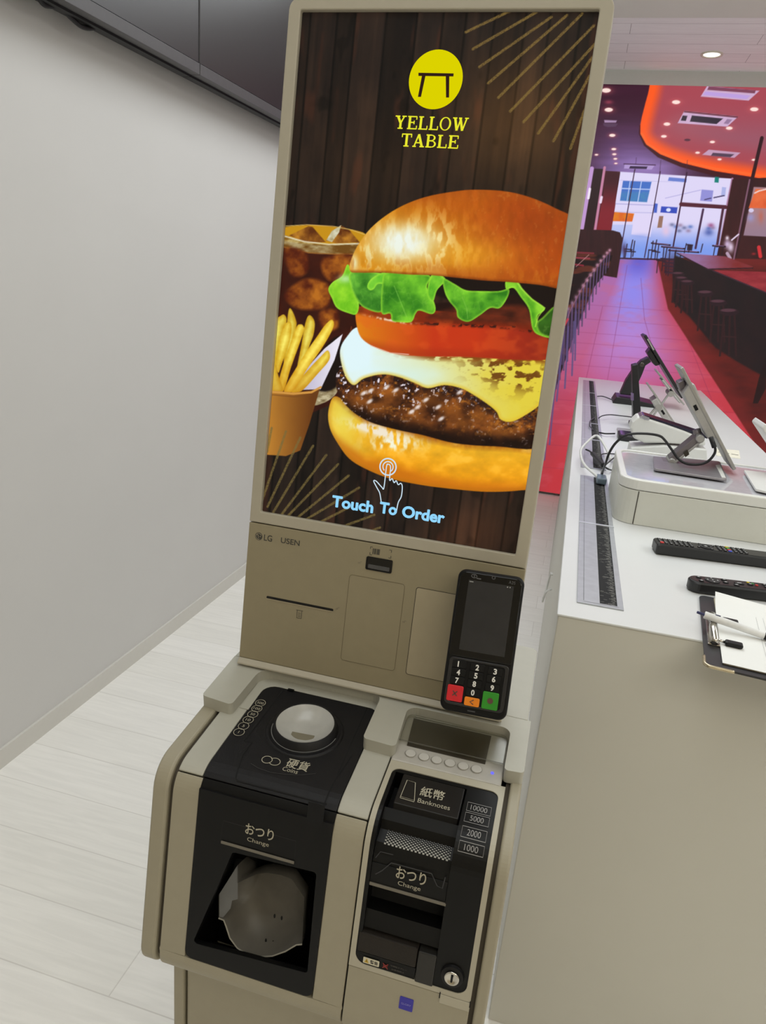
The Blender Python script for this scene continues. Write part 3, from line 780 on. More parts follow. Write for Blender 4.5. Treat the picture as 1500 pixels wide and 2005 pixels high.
# banknote values
bm = NB()
for s, (x0, y0), (x1, y1), (x2, y2) in (('10000', (913, 1571), (960, 1582), (911, 1588)), ('5000', (909, 1591), (957, 1602), (906, 1609)), ('2000', (905, 1617), (953, 1630), (902, 1638)), ('1000', (900, 1645), (947, 1658), (897, 1666))):
    A = G.px(x0, y0); B = G.px(x1, y1); C_ = G.px(x2, y2)
    u0_, u1_ = -0.0395, -0.0128; v1_ = (A[1]+B[1])/2; v0_ = v1_-(A[1]-C_[1])*0.98
    ribbon(bm, G, [(u0_, v0_), (u1_, v0_), (u1_, v1_), (u0_, v1_)], 0.0007, 0.0010, closed=True)
    w = 0.0030*len(s); m_ = (u0_+u1_)/2
    letters(bm, G, s, m_-w*0.62, m_+w*0.62, v0_+(v1_-v0_)*0.2, v0_+(v1_-v0_)*0.8, 0.0010)
obj('banknote_values', bm, mat('grey_print', (150, 148, 146), 0.6), bez)

# ---------------- small status display in the right cut-out of the hood
D = Frame((0, 0.70, 0.8585), (1, 0, 0), (0, 1, 0.1))
vfr = D.px(880, 1532)[1]
vtr = (D.px(765, 1486)[1]+D.px(985, 1540)[1])/2
bm = NB(); box(bm, D, -0.1400, -0.0068, vtr, 0.1095, -0.006, 0.0); dp = obj('display_tray', bm, mat('grey_tray', (176, 172, 164), 0.45), cash, bevel=0.002)
c4 = [D.px(x, y) for x, y in ((810, 1408), (962, 1442), (950, 1497), (797, 1460))]
lcd = [(-0.1265, (c4[2][1]+c4[3][1])/2), (-0.0270, (c4[2][1]+c4[3][1])/2), (-0.0270, (c4[0][1]+c4[1][1])/2), (-0.1265, (c4[0][1]+c4[1][1])/2)]
lcd = [(c4[3][0], lcd[0][1]), (c4[2][0], lcd[1][1]), (c4[1][0], lcd[2][1]), (c4[0][0], lcd[3][1])]
bm = NB(); prism(bm, D, lcd, 0.0, 0.0012); obj('dark_display', bm, mat('dark_lcd', (58, 53, 44), 0.3, var=0.1, scale=30), dp)
vg = (D.px(775, 1453)[1]+D.px(988, 1503)[1])/2
bm = NB(); prism(bm, D, rr(-0.1385, -0.0085, vg, 0.1080, (0.002, 0.002, 0.008, 0.008)), 0.0030, 0.0052); obj('clear_cover', bm, glass('clear_plastic', (240, 240, 236), 0.25, 0.08), dp, bevel=0.0006)
bm = NB(); ribbon(bm, D, [(-0.1385, vg), (-0.0085, vg)], 0.0010, 0.0056); obj('cover_edge', bm, mat('grey_cover_edge', (92, 90, 84), 0.4), dp)
bx = [(804, 1476), (830, 1483), (855, 1489), (881, 1495), (907, 1501), (933, 1507)]
for i, (x, y) in enumerate(bx):
    u, v = D.px(x, y)
    bm = NB(); lathe(bm, D, u, v, [(0.0064, 0.0), (0.0062, 0.0014), (0.0050, 0.0016)], k=24); bt = obj('button', bm, mat('button_grey', (190, 187, 180), 0.4), dp)
    bm = NB(); ribbon(bm, D, ell(u, v, 0.0066, k=24), 0.0006, 0.0009, closed=True); obj('button_edge', bm, mat('button_edge_grey', (128, 124, 114), 0.5), bt)
u, v = D.px(964, 1514)
bm = NB(); lathe(bm, D, u, v, [(0.0020, 0.0), (0.0019, 0.0008), (0.0008, 0.0012)], k=16); obj('blue_lamp', bm, emit('blue_led', (95, 95, 255), 1.6), dp)
# ================================================================ card payment terminal in front of the reader plate
_t, _y, _r = 0.3806, 0.0089, 0.0233
_u = Vector((math.cos(_y), math.sin(_y), 0)); _f = Vector((-math.sin(_y), math.cos(_y), 0))
_v = _f*math.sin(_t)+Vector((0, 0, math.cos(_t)))
TM = Frame((-0.0521, 0.7358, 0.9363), _u*math.cos(_r)+_v*math.sin(_r), _v*math.cos(_r)-_u*math.sin(_r))
TW, TH = 0.078, 0.1672
term = thing('payment_terminal', 'black card payment terminal with red, orange and green keys mounted on the kiosk', 'payment terminal', tuple(TM(0, 0, -0.01)))
TB = mat('terminal_black_shell', (14, 14, 16), 0.4, bump=0.06, spec=0.22)
TG = mat('terminal_glass', (9, 9, 11), 0.10, spec=0.4)
tl = rr(-TW/2, TW/2, 0, TH, (0.010, 0.010, 0.010, 0.010), k=6)
bm = NB(); prism(bm, TM, tl, -0.018, 0.0); body = obj('shell', bm, TB, term, bevel=0.003, seg=3)
tl2 = rr(-TW/2+0.0008, TW/2-0.0008, 0.001, TH-0.001, 0.010, k=6)
bm = NB(); prism(bm, TM, tl2, -0.0235, -0.018); obj('silver_side_band', bm, mat('satin_silver', (170, 160, 140), 0.35, metal=0.6), body, bevel=0.001)
vk = TM.px(930, 1290)[1]
bm = NB(); prism(bm, TM, rr(-TW/2+0.0025, TW/2-0.0025, vk, TH-0.003, (0.002, 0.002, 0.009, 0.009), k=6), 0.0, 0.0016); gl = obj('front_glass', bm, TG, term, bevel=0.0008)
c4 = [TM.px(x, y) for x, y in ((921, 1134), (1008, 1150), (986, 1289), (897, 1268))]
u0 = (c4[0][0]+c4[3][0])/2; u1 = (c4[1][0]+c4[2][0])/2; v0 = (c4[2][1]+c4[3][1])/2; v1 = (c4[0][1]+c4[1][1])/2
bm = NB(); flat(bm, TM, [(u0, v0), (u1, v0), (u1, v1), (u0, v1)], 0.0019); scr = obj('screen', bm, mat('idle_screen', (46, 46, 48), 0.14, spec=0.4), gl)
ICO = mat('screen_icon_white', (150, 150, 150), 0.6)
bm = NB(); flat(bm, TM, rr(u0+0.0012, u0+0.0058, v1-0.0024, v1-0.0013, 0.0004), 0.0022); obj('status_bar', bm, ICO, scr)
bm = NB(); flat(bm, TM, [(u1-0.008, v1-0.0026), (u1-0.0066, v1-0.0026), (u1-0.0066, v1-0.0012), (u1-0.008, v1-0.0012)], 0.0022); obj('status_icon', bm, ICO, scr)
bm = NB(); flat(bm, TM, [(u1-0.005, v1-0.0026), (u1-0.0038, v1-0.0026), (u1-0.0038, v1-0.0012), (u1-0.005, v1-0.0012)], 0.0022); obj('status_icon', bm, ICO, scr)
u, v = TM.px(967, 1131)
bm = NB(); flat(bm, TM, ell(u, v, 0.0024, k=20), 0.0020); lens = obj('camera_lens', bm, mat('lens_grey', (66, 66, 68), 0.25), gl)
bm = NB(); flat(bm, TM, ell(u, v, 0.0010, k=14), 0.0024); obj('lens_centre', bm, TG, lens)
DGP = mat('dim_grey_print', (84, 84, 86), 0.5)
u, v = TM.px(1003, 1141)
bm = NB(); letters(bm, TM, 'A35', u-0.0038, u+0.0038, v-0.0018, v+0.0018, 0.0021); obj('corner_print', bm, DGP, gl)
u, v = TM.px(929, 1128)
bm = NB(); ribbon(bm, TM, ell(u, v, 0.0032, 0.0020, k=18), 0.0008, 0.0021, closed=True)
for i in range(3): ribbon(bm, TM, ell(u-0.001, v, 0.0006+0.0006*i, k=8, a0=-50, a1=50), 0.0004, 0.0021)
obj('contactless_symbol', bm, DGP, gl)
bm = NB(); flat(bm, TM, rr(u+0.003, u+0.0085, v-0.003, v-0.0016, 0.0003), 0.0021); obj('small_mark', bm, DGP, gl)
# key bay and keys
bm = NB(); holed(bm, TM, rr(-TW/2+0.004, TW/2-0.004, 0.0085, vk-0.0015, (0.006, 0.006, 0.005, 0.005)), [rr(-TW/2+0.0085, TW/2-0.0085, 0.0115, vk-0.004, 0.004)], 0.0, 0.0014); obj('key_bay_rim', bm, mat('black_shiny_rim', (34, 34, 37), 0.25), term, bevel=0.0006)
KEYM = mat('black_key', (9, 9, 10), 0.5, spec=0.25); DIG = mat('white_digit', (226, 224, 218), 0.5)
kp = {'1': (900, 1300), '2': (935, 1307), '3': (970, 1315), '4': (898, 1316), '5': (932, 1323), '6': (967, 1330), '7': (895, 1332), '8': (929, 1339), '9': (964, 1347), '0': (926, 1356)}
for d_, (x, y) in kp.items():
    u, v = TM.px(x, y)
    bm = NB(); prism(bm, TM, rr(u-0.0085, u+0.0085, v-0.0044, v+0.0044, 0.002), 0.0, 0.0016); k_o = obj('key', bm, KEYM, term, bevel=0.0005)
    bm = NB(); letters(bm, TM, d_, u-0.0020, u+0.0020, v-0.0033, v+0.0033, 0.0019, 0.03, keep=(d_ == '1')); obj('digit', bm, DIG, k_o)
for nm, (x, y), hw_, hh2, c, sg in (('cancel_key', (891, 1357), 0.0093, 0.0093, (206, 28, 40), 'x'), ('clear_key', (924, 1374), 0.0088, 0.0050, (238, 134, 20), '<'), ('enter_key', (960, 1372), 0.0093, 0.0100, (42, 140, 30), 'o')):
    u, v = TM.px(x, y)
    bm = NB(); prism(bm, TM, rr(u-hw_, u+hw_, v-hh2, v+hh2, 0.0018), 0.0, 0.0022); k_o = obj(nm, bm, mat(nm+'_plastic', c, 0.45), term, bevel=0.0006)
    bm = NB()
    if sg == 'x': ribbon(bm, TM, [(u-0.0026, v-0.0028), (u+0.0026, v+0.0028)], 0.0014, 0.0025); ribbon(bm, TM, [(u-0.0026, v+0.0028), (u+0.0026, v-0.0028)], 0.0014, 0.0025)
    elif sg == '<': ribbon(bm, TM, [(u+0.0020, v+0.0026), (u-0.0022, v), (u+0.0020, v-0.0026)], 0.0012, 0.0025)
    else: flat(bm, TM, ell(u, v, 0.0034, k=24), 0.0025)
    obj('key_symbol', bm, mat('dark_key_symbol', (92, 60, 52) if sg == 'x' else (90, 70, 40) if sg == '<' else (86, 92, 80), 0.6), k_o)
bm = NB(); flat(bm, TM, rr(-0.006, 0.003, 0.0040, 0.0055, 0.0003), 0.0004); obj('small_print', bm, mat('faint_black_print', (62, 62, 64), 0.6), term)
# mounting arm between the terminal and the reader plate
bm = NB()
a0 = TM(0, 0.045, -0.0235); a1 = TM(0, 0.135, -0.0235)
for x0, x1 in ((-0.022, 0.022),):
    p = [TM(x0, 0.050, -0.0236), TM(x1, 0.050, -0.0236), TM(x1, 0.150, -0.0236), TM(x0, 0.150, -0.0236)]
    q = [K(0.090+0.06+x0, -0.150, 0.0042), K(0.090+0.06+x1, -0.150, 0.0042), K(0.090+0.06+x1, -0.075, 0.0042), K(0.090+0.06+x0, -0.075, 0.0042)]
    loft(bm, [p, q])
obj('mount_arm', bm, mat('white_mount', (196, 190, 172), 0.45), term, bevel=0.003)
# ================================================================ white service counter with cable trays
CT = 0.9104
CWHITE = mat('white_counter_top', (216, 217, 216), 0.35, var=0.008, scale=8)
CSIDE = mat('white_counter_body', (208, 206, 197), 0.6, var=0.012, scale=5)
CXL, CXR0, CXR1, CY0, CY1 = 0.035, 0.70, 0.86, 1.1335, 5.40
counter = thing('service_counter', 'long white counter holding tablets, remotes and cables, running to the red restaurant display', 'counter', (0.4, 3.2, 0))
bm = NB(); prism(bm, ID, [(CXL+0.002, CY0+0.002), (CXR0-0.002, CY0+0.002), (CXR1-0.002, CY1-0.002), (CXL+0.002, CY1-0.002)], 0.0, CT-0.004); obj('counter_body', bm, CSIDE, counter, bevel=0.002)
bm = NB(); prism(bm, ID, [(CXL, CY0), (CXR0, CY0), (CXR1, CY1), (CXL, CY1)], CT-0.004, CT); obj('worktop', bm, CWHITE, counter, bevel=0.0015)
TRM = mat('satin_aluminium', (176, 179, 184), 0.35, metal=0.35); BRS = mat('black_brush', (20, 20, 22), 0.9); BRL = mat('grey_bristle', (170, 168, 162), 0.7)
def tray(y0, y1, cuts):
    """inset aluminium cable tray with brush strip; cuts = joints"""
    x0, x1 = 0.066, 0.1445
    bm = NB(); holed(bm, ID, [(x0, y0), (x1, y0), (x1, y1), (x0, y1)], [[(0.105, y0+0.012), (0.134, y0+0.012), (0.134, y1-0.006), (0.105, y1-0.006)]], CT-0.001, CT+0.0022)
    t = obj('cable_tray', bm, TRM, counter, bevel=0.0006)
    bm = NB(); box(bm, ID, 0.105, 0.134, y0+0.012, y1-0.006, CT+0.0001, CT+0.0010); obj('brush_strip', bm, BRS, t)
    rnd = random.Random(int(y0*100))
    bm = NB()
    n = int((y1-y0)/0.0042)
    for i in range(n):
        y = y0+0.013+(y1-y0-0.02)*i/n+rnd.uniform(-.001, .001); l = rnd.uniform(0.003, 0.011); x = 0.1335-rnd.uniform(0, 0.004)
        ribbon(bm, ID, [(x, y), (x-l, y+rnd.uniform(-.003, .003))], 0.0007, CT+0.0014)
    for i in range(n//2):
        y = y0+0.013+(y1-y0-0.02)*rnd.random(); x = 0.106+rnd.random()*0.02
        ribbon(bm, ID, [(x, y), (x+0.006, y+rnd.uniform(-.002, .002))], 0.0005, CT+0.0014)
    obj('bristles', bm, BRL, t, kind='stuff')
    bm = NB(); ribbon(bm, ID, [(0.0775, y0+0.012), (0.0775, y1-0.006)], 0.0012, CT+0.0026)
    ribbon(bm, ID, [(0.0775, y0+0.008), (x1-0.008, y0+0.008)], 0.0010, CT+0.0026)
    obj('tray_groove', bm, mat('groove_grey', (120, 122, 126), 0.6), t)
    for c in cuts:
        bm = NB(); box(bm, ID, x0, x1+0.001, c-0.004, c+0.004, CT+0.001, CT+0.0030); obj('tray_joint', bm, mat('bright_aluminium', (205, 208, 214), 0.3, metal=0.3), t)
tray(1.195, 2.200, [1.690])
tray(2.315, 5.20, [2.84, 3.254, 3.864, 4.45])
bm = NB(); box(bm, Frame(atX(1107, 883, CXL), (0, 1, 0), (0, 0, 1)), -0.012, 0.012, -0.03, 0.03, -0.003, 0.003); obj('side_lock', bm, BLACK, counter, bevel=0.001)
c0 = atX(1068, 1160, CXL-0.016)
bm = NB(); pts = [Vector((CXL-0.004, c0.y-0.12, c0.z+0.06)), Vector((CXL-0.016, c0.y-0.05, c0.z+0.02)), Vector((CXL-0.020, c0.y, c0.z-0.03)), Vector((CXL-0.015, c0.y+0.06, c0.z-0.02)), Vector((CXL-0.010, c0.y+0.05, c0.z+0.04)), Vector((CXL-0.006, c0.y-0.03, c0.z+0.07))]
tube(bm, pts, 0.003); tag(obj('white_wire_loop', bm, mat('white_cable', (214, 214, 210), 0.4), smooth=True, loc=tuple(c0)), 'thin white wire loop on the side of the counter behind the kiosk', 'cable')

# ---------------- white plinth box with a glazed tray on top
PW = mat('white_plinth', (226, 226, 220), 0.3, var=0.008); PS = mat('white_plinth_side', (214, 214, 204), 0.4, var=0.01)
BX0, BX1, BY0, BY1, BZ = 0.145, 0.80, 1.745, 2.14, 1.020
plinth = thing('display_plinth', 'low white display box with glossy top, on the counter under the nearer silver tablet', 'display box', (0.47, 1.94, CT))
ol = rr(BX0, BX1-0.08, BY0, BY1, (0.05, 0.05, 0.02, 0.05), k=8)
bm = NB(); prism(bm, ID, ol, CT+0.0005, BZ-0.026); obj('plinth_body', bm, PS, plinth, bevel=0.001)
il = rr(BX0+0.017, BX1-0.097, BY0+0.019, BY1-0.015, (0.036, 0.036, 0.01, 0.036), k=8)
bm = NB(); holed(bm, ID, ol, [il], BZ-0.0248, BZ); rimo = obj('plinth_rim', bm, PW, plinth, bevel=0.003)
bm = NB(); prism(bm, ID, il, BZ-0.020, BZ-0.004); obj('glass_top', bm, mat('glossy_white_glass', (205, 204, 210), 0.06, spec=0.7, coat=0.5), plinth)
bm = NB(); box(bm, ID, 0.190, 0.192, BY0-0.0008, BY0+0.003, CT+0.002, BZ-0.027); obj('drawer_seam', bm, SEAM, plinth)
# ---------------- silver tablet on a folding stand (seen edge-on)
ALU = mat('brushed_silver', (166, 164, 160), 0.38, metal=0.5); ALU2 = mat('silver_light', (176, 174, 171), 0.38, metal=0.3); DKSL = mat('dark_silver', (128, 122, 126), 0.35, metal=0.5)
def sideframe(Y): return Frame((0, Y, CAM_Z), (1, 0, 0), (0, 0, 1))
def bar2(bm, F, a, b, w0, w1, n0, n1, side=0):
    """prism along a-b in the frame plane; thickness w0 to the left, w1 to the right"""
    a = Vector(a); b = Vector(b); d = (b-a).normalized(); q = Vector((-d.y, d.x))
    return prism(bm, F, [tuple(a+q*w0), tuple(b+q*w0), tuple(b-q*w1), tuple(a-q*w1)], n0, n1)
def pxs(F, *P_): return [F.px(x, y) for x, y in P_]
S0 = sideframe(2.0)      # n points towards the viewer (-Y)
top_, mid_, bot_ = pxs(S0, (1333, 719), (1351, 752), (1436, 917))
tab = thing('silver_tablet', 'thin silver tablet seen edge-on, held above the white display box by a folding stand', 'tablet', tuple(S0(*mid_)))
bm = NB(); bar2(bm, S0, top_, bot_, 0.0045, 0.0045, -0.11, 0.02); obj('tablet_body', bm, ALU, tab, bevel=0.002)
a_, b_ = pxs(S0, (1346, 752), (1392, 852))
bm = NB(); bar2(bm, S0, a_, b_, 0.0, 0.022, -0.10, 0.015) if False else prism(bm, S0, pxs(S0, (1347, 752), (1358, 750), (1404, 856), (1385, 858), (1336, 770)), -0.10, 0.018); bk = obj('rear_housing', bm, ALU2, tab, bevel=0.003)
bm = NB(); prism(bm, S0, pxs(S0, (1355, 793), (1361, 790), (1366, 800), (1360, 803)), 0.018, 0.0186); obj('port', bm, VOID, bk)
bm = NB(); prism(bm, S0, pxs(S0, (1329, 751), (1341, 746), (1346, 760), (1334, 766)), -0.08, -0.02); obj('camera_bump', bm, DKSL, bk, bevel=0.002)
st0 = thing('tablet_stand', 'silver folding stand with hinge joints on the white display box, carrying the nearer tablet', 'tablet stand', (0.33, 2.02, BZ))
bp = [Vector(atZ(x, y, BZ+0.006)) for x, y in ((1281, 897), (1302, 888), (1413, 905), (1425, 940), (1285, 918))]
bpo = [(p.x, p.y) for p in bp]
bpo = [(0.255, 2.075), (0.262, 2.005), (0.405, 1.955), (0.425, 2.06), (0.30, 2.12)]
c4 = [atZ(x, y, BZ+0.006) for x, y in ((1281, 917), (1424, 939), (1410, 903), (1279, 893))]
bpo = [(p.x, p.y) for p in c4]
bm = NB(); prism(bm, ID, fillet(bpo, 0.008), BZ+0.0002, BZ+0.0062); bpl = obj('base_plate', bm, mat('grey_base_plate', (146, 142, 146), 0.3, metal=0.4), st0, bevel=0.0015)
c5 = [atZ(x, y, BZ+0.0105) for x, y in ((1414, 932), (1422, 933), (1410, 907), (1402, 908))]
bm = NB(); prism(bm, ID, [(p.x, p.y) for p in c5], BZ+0.0062, BZ+0.0072); obj('white_pad', bm, PW, bpl)
lo, hi = pxs(S0, (1315, 903), (1370, 858))
bm = NB(); bar2(bm, S0, lo, hi, 0.011, 0.007, -0.045, 0.005); arm = obj('lower_arm', bm, DKSL, st0, bevel=0.002)
bm = NB(); bar2(bm, S0, lo, hi, -0.004, 0.010, 0.005, 0.010); obj('arm_side', bm, ALU2, arm, bevel=0.002)
for (p, r, n1) in ((lo, 0.0095, 0.013), (hi, 0.0105, 0.013)):
    bm = NB(); lathe(bm, S0, p[0], p[1], [(r, -0.05), (r, n1), (r-0.002, n1+0.002)], k=24); obj('hinge_joint', bm, ALU2, st0, smooth=False)
bm = NB(); prism(bm, S0, pxs(S0, (1337, 885), (1345, 879), (1349, 888), (1341, 894)), 0.0102, 0.0108); obj('vent_mark', bm, SEAM, arm)
bm = NB(); b0 = S0(*lo, -0.02); box(bm, ID, b0.x-0.022, b0.x+0.016, b0.y-0.03, b0.y+0.02, BZ+0.0064, b0.z-0.002); obj('hinge_foot', bm, DKSL, st0, bevel=0.003)
bm = NB(); p0 = S0(*hi, -0.02); q0 = S0(*pxs(S0, (1366, 843))[0], -0.02); tube(bm, [p0, q0], 0.010, k=16, smooth=False); obj('upper_hinge', bm, DKSL, st0, smooth=True)

# ---------------- second silver tablet and the folded grey one further back
def small_tablet(Y, top, mid, bot, hinge, foot, lab, lab2, wid):
    F = sideframe(Y)
    T_, M_, B_, H_, Fo = pxs(F, top, mid, bot, hinge, foot)
    t = thing('silver_tablet', lab, 'tablet', tuple(F(*M_)))
    bm = NB(); bar2(bm, F, T_, B_, 0.0035, 0.0035, -0.14, 0.0); obj('tablet_body', bm, ALU, t, bevel=0.0015)
    d = Vector(B_)-Vector(M_)
    bm = NB(); bar2(bm, F, M_, tuple(Vector(M_)+d*0.88), -0.004, wid, -0.12, 0.004); h = obj('rear_housing', bm, ALU2, t, bevel=0.003)
    bm = NB(); c = Vector(M_)+d*0.42; q = Vector((-d.y, d.x)).normalized(); bar2(bm, F, tuple(c-q*wid*0.5-d.normalized()*0.010), tuple(c-q*wid*0.5+d.normalized()*0.010), 0.004, 0.004, 0.004, 0.005); obj('port', bm, VOID, h)
    s = thing('tablet_stand', lab2, 'tablet stand', tuple(F(Fo[0], CT-CAM_Z, 0)))
    dirn = (Vector(Fo)-Vector(H_)).normalized(); kk = (H_[1]-(CT+0.006-CAM_Z))/-dirn.y
    base = Vector(H_)+dirn*kk
    bm = NB(); bar2(bm, F, H_, tuple(base), 0.004, 0.004, -0.02, -0.005); bar2(bm, F, (H_[0]+0.012, H_[1]), (base.x+0.012, base.y), 0.003, 0.003, -0.10, -0.085); obj('stand_arm', bm, ALU2, s, bevel=0.0015)
    bm = NB(); lathe(bm, F, H_[0]+0.006, H_[1], [(0.013, -0.11), (0.013, 0.006)], k=20); obj('hinge_joint', bm, ALU, s)
    bb = F(base.x, base.y, 0)
    bm = NB(); prism(bm, ID, rr(bb.x-0.06, bb.x+0.12, bb.y-0.02, bb.y+0.14, 0.01), CT+0.0003, CT+0.009); obj('base_plate', bm, ALU2, s, bevel=0.001)
small_tablet(3.05, (1271, 755), (1288, 778), (1327, 838), (1287, 797), (1266, 822), 'smaller silver tablet seen edge-on between the black post and the white handheld terminal', 'silver stand under the smaller middle tablet', 0.028)
small_tablet(3.45, (1287, 727), (1300, 742), (1340, 793), (1311, 771), (1286, 806), 'pale grey tablet leaning behind the two silver ones, close to the black monitor', 'silver jointed stand behind the smaller middle tablet', 0.012)

# ---------------- black touch monitor on a bent arm
B = sideframe(4.12)
MB_ = mat('black_stand_metal', (26, 25, 28), 0.38, bump=0.05)
mon = thing('black_monitor', 'thin black touch monitor seen edge-on at the far end of the counter', 'monitor', tuple(B(*pxs(B, (1300, 725))[0])))
bm = NB(); a_, b_ = pxs(B, (1263, 656), (1337, 778)); bar2(bm, B, a_, b_, 0.006, 0.010, -0.22, 0.02); obj('screen_panel', bm, MB_, mon, bevel=0.003)
a_, b_ = pxs(B, (1266, 664), (1278, 686)); bm = NB(); bar2(bm, B, a_, b_, 0.004, 0.010, 0.021, 0.024) if False else bar2(bm, B, a_, b_, 0.008, -0.001, 0.0201, 0.022); obj('bezel_edge', bm, ALU, mon)
bm = NB(); prism(bm, B, pxs(B, (1267, 691), (1274, 682), (1293, 714), (1284, 717), (1279, 712)), -0.15, 0.0); obj('rear_mount', bm, MB_, mon, bevel=0.004)
mst = thing('monitor_stand', 'bent black metal stand with flat foot carrying the black monitor at the far counter end', 'monitor stand', tuple(B(*pxs(B, (1225, 785))[0])))
ao = pxs(B, (1214, 772), (1226, 745), (1244, 718), (1256, 706), (1270, 699), (1275, 709), (1264, 716), (1258, 732), (1248, 754), (1242, 775))
bm = NB(); prism(bm, B, ao, -0.10, 0.0); obj('bent_arm', bm, MB_, mst, bevel=0.004)
u, v = pxs(B, (1257, 714))[0]; bm = NB(); lathe(bm, B, u, v, [(0.012, 0.0), (0.012, 0.006), (0.008, 0.008)], k=20); obj('pivot_bolt', bm, mat('gunmetal', (78, 74, 70), 0.3, metal=0.6), mst)
f0 = pxs(B, (1200, 782), (1206, 770), (1283, 789), (1283, 798))
zf = CT-CAM_Z
bm = NB(); prism(bm, B, [(f0[0][0], zf+0.0005), (f0[0][0]+0.016, zf+0.036), (f0[0][0]+0.09, zf+0.034), (f0[2][0]+0.04, zf+0.012), (f0[2][0]+0.05, zf+0.0005)], -0.20, 0.03); obj('flat_foot', bm, MB_, mst, bevel=0.003)

# ---------------- upright black panel and its foot
BP = sideframe(3.30)
up = thing('black_upright_display', 'slim upright black display seen edge-on on a flat black foot behind the white handheld terminal', 'display', (0.24, 3.3, CT))
a_ = pxs(BP, (1238, 716), (1249, 713), (1257, 836), (1240, 836)); z0 = CT-CAM_Z
bm = NB(); prism(bm, BP, [a_[0], a_[1], a_[2], a_[3]], -0.10, 0.0); obj('panel', bm, MB_, up, bevel=0.003)
bm = NB(); box(bm, BP, a_[3][0]-0.015, a_[2][0]+0.020, z0+0.0005, max(a_[2][1], z0+0.012)+0.002, -0.12, 0.03); obj('foot', bm, MB_, up, bevel=0.003)
bm = NB(); b_ = pxs(BP, (1236, 770), (1241, 770), (1241, 784), (1236, 784)); prism(bm, BP, b_, -0.03, 0.002); obj('side_button', bm, mat('violet_grey', (124, 104, 140), 0.3), up)
pk = atZ(1214, 855, CT)
dev = thing('card_reader_puck', 'small flat black reader with a lilac reflection coloured into its top beside the cable tray', 'card reader', (pk.x+0.03, pk.y, CT))
bm = NB(); prism(bm, ID, rr(pk.x-0.012, pk.x+0.075, pk.y-0.10, pk.y+0.03, 0.016), CT+0.0003, CT+0.022); obj('reader_body', bm, MB_, dev, bevel=0.005)
bm = NB(); prism(bm, ID, rr(pk.x-0.004, pk.x+0.066, pk.y-0.09, pk.y+0.02, 0.012), CT+0.0222, CT+0.0235); obj('shiny_top', bm, mat('mirror_dark', (92, 86, 110), 0.08, metal=0.7), dev)  # lilac reflection put into the base colour of the top

# ---------------- white handheld terminal with a dark sloping screen on its charging base
W = sideframe(2.45)
WHT = mat('white_shell', (224, 224, 220), 0.35, var=0.01)
wt = thing('handheld_terminal', 'chunky white handheld terminal with a dark sloping screen, lying on its white charger', 'payment terminal', tuple(W(*pxs(W, (1310, 845))[0])))
bo = pxs(W, (1234, 838), (1238, 826), (1248, 817), (1256, 815), (1300, 829), (1340, 843), (1380, 860), (1383, 873), (1340, 871), (1300, 868), (1262, 868), (1240, 858))
bm = NB(); prism(bm, W, bo, -0.09, 0.0); obj('shell', bm, WHT, wt, bevel=0.008, seg=3)
bm = NB(); prism(bm, W, pxs(W, (1257, 814), (1262, 813), (1384, 853), (1386, 860)), -0.085, -0.003); obj('dark_screen', bm, mat('navy_black_glass', (34, 32, 52), 0.12), wt, bevel=0.001)
bm = NB(); prism(bm, W, pxs(W, (1252, 816), (1258, 813), (1272, 818), (1271, 823), (1262, 822)), -0.088, 0.002); obj('chrome_corner', bm, mat('pale_chrome', (205, 205, 212), 0.15, metal=0.8), wt, bevel=0.001)
cb = thing('charging_base', 'white wedge charging base under the white handheld terminal', 'charger', tuple(W(pxs(W, (1300, 880))[0][0], CT-CAM_Z)))
zc = CT-CAM_Z+0.0005
co = pxs(W, (1236, 868), (1300, 869), (1383, 876), (1392, 884))
bm = NB(); prism(bm, W, [(co[0][0], zc), (co[0][0], co[0][1]-0.012), (co[1][0], co[1][1]-0.004), (co[2][0], co[2][1]-0.004), (co[3][0]+0.004, zc)], -0.11, 0.02); obj('base_wedge', bm, WHT, cb, bevel=0.003)
bm = NB(); box(bm, W, co[0][0]+0.02, co[2][0]-0.03, zc+0.010, zc+0.014, 0.0195, 0.0206); obj('base_groove', bm, SEAM, cb)

# ---------------- white tablet and base plate at the right border, paper label on the counter
RP = sideframe(1.98)
wb = thing('white_tablet', 'white tablet on a flat white plate at the right end of the display box', 'tablet', (0.56, 1.96, BZ))
c6 = [atZ(x, y, BZ+0.006) for x, y in ((1457, 920), (1480, 957), (1560, 975), (1545, 930))]
bm = NB(); prism(bm, ID, fillet([(p.x, p.y) for p in c6], 0.006), BZ+0.0003, BZ+0.006); obj('base_plate', bm, WHT, wb, bevel=0.001)
q = pxs(RP, (1491, 838), (1500, 829), (1552, 912), (1544, 918))
bm = NB(); prism(bm, RP, q, -0.12, 0.0); obj('tablet_body', bm, WHT, wb, bevel=0.004)
e0 = RP(*pxs(RP, (1545, 925))[0], -0.05); e1 = Vector((e0.x-0.03, e0.y, BZ+0.006))
bm = NB(); tube(bm, [e0, e1], 0.010, k=12, smooth=False); obj('support_leg', bm, ALU2, wb, smooth=True)
c7 = [atZ(x, y, CT+0.001) for x, y in ((1403, 892), (1450, 898), (1447, 882), (1402, 878))]
lbl = thing('paper_label', 'small printed paper label lying on the counter behind the display box', 'label', tuple(sum((Vector(p) for p in c7), Vector())/4))
bm = NB(); prism(bm, ID, [(p.x, p.y) for p in c7], CT+0.0003, CT+0.0013); obj('paper', bm, mat('cream_paper', (222, 218, 200), 0.8), lbl)
bm = NB()
for a_, b_ in (((1406, 885), (1428, 888)), ((1432, 889), (1446, 891))):
    A = atZ(*a_, CT+0.0015); B2 = atZ(*b_, CT+0.0015); ribbon(bm, ID, [(A.x, A.y), (B2.x, B2.y)], 0.012, CT+0.0016)
obj('printed_line', bm, mat('blurred_ink', (120, 114, 104), 0.8), lbl)

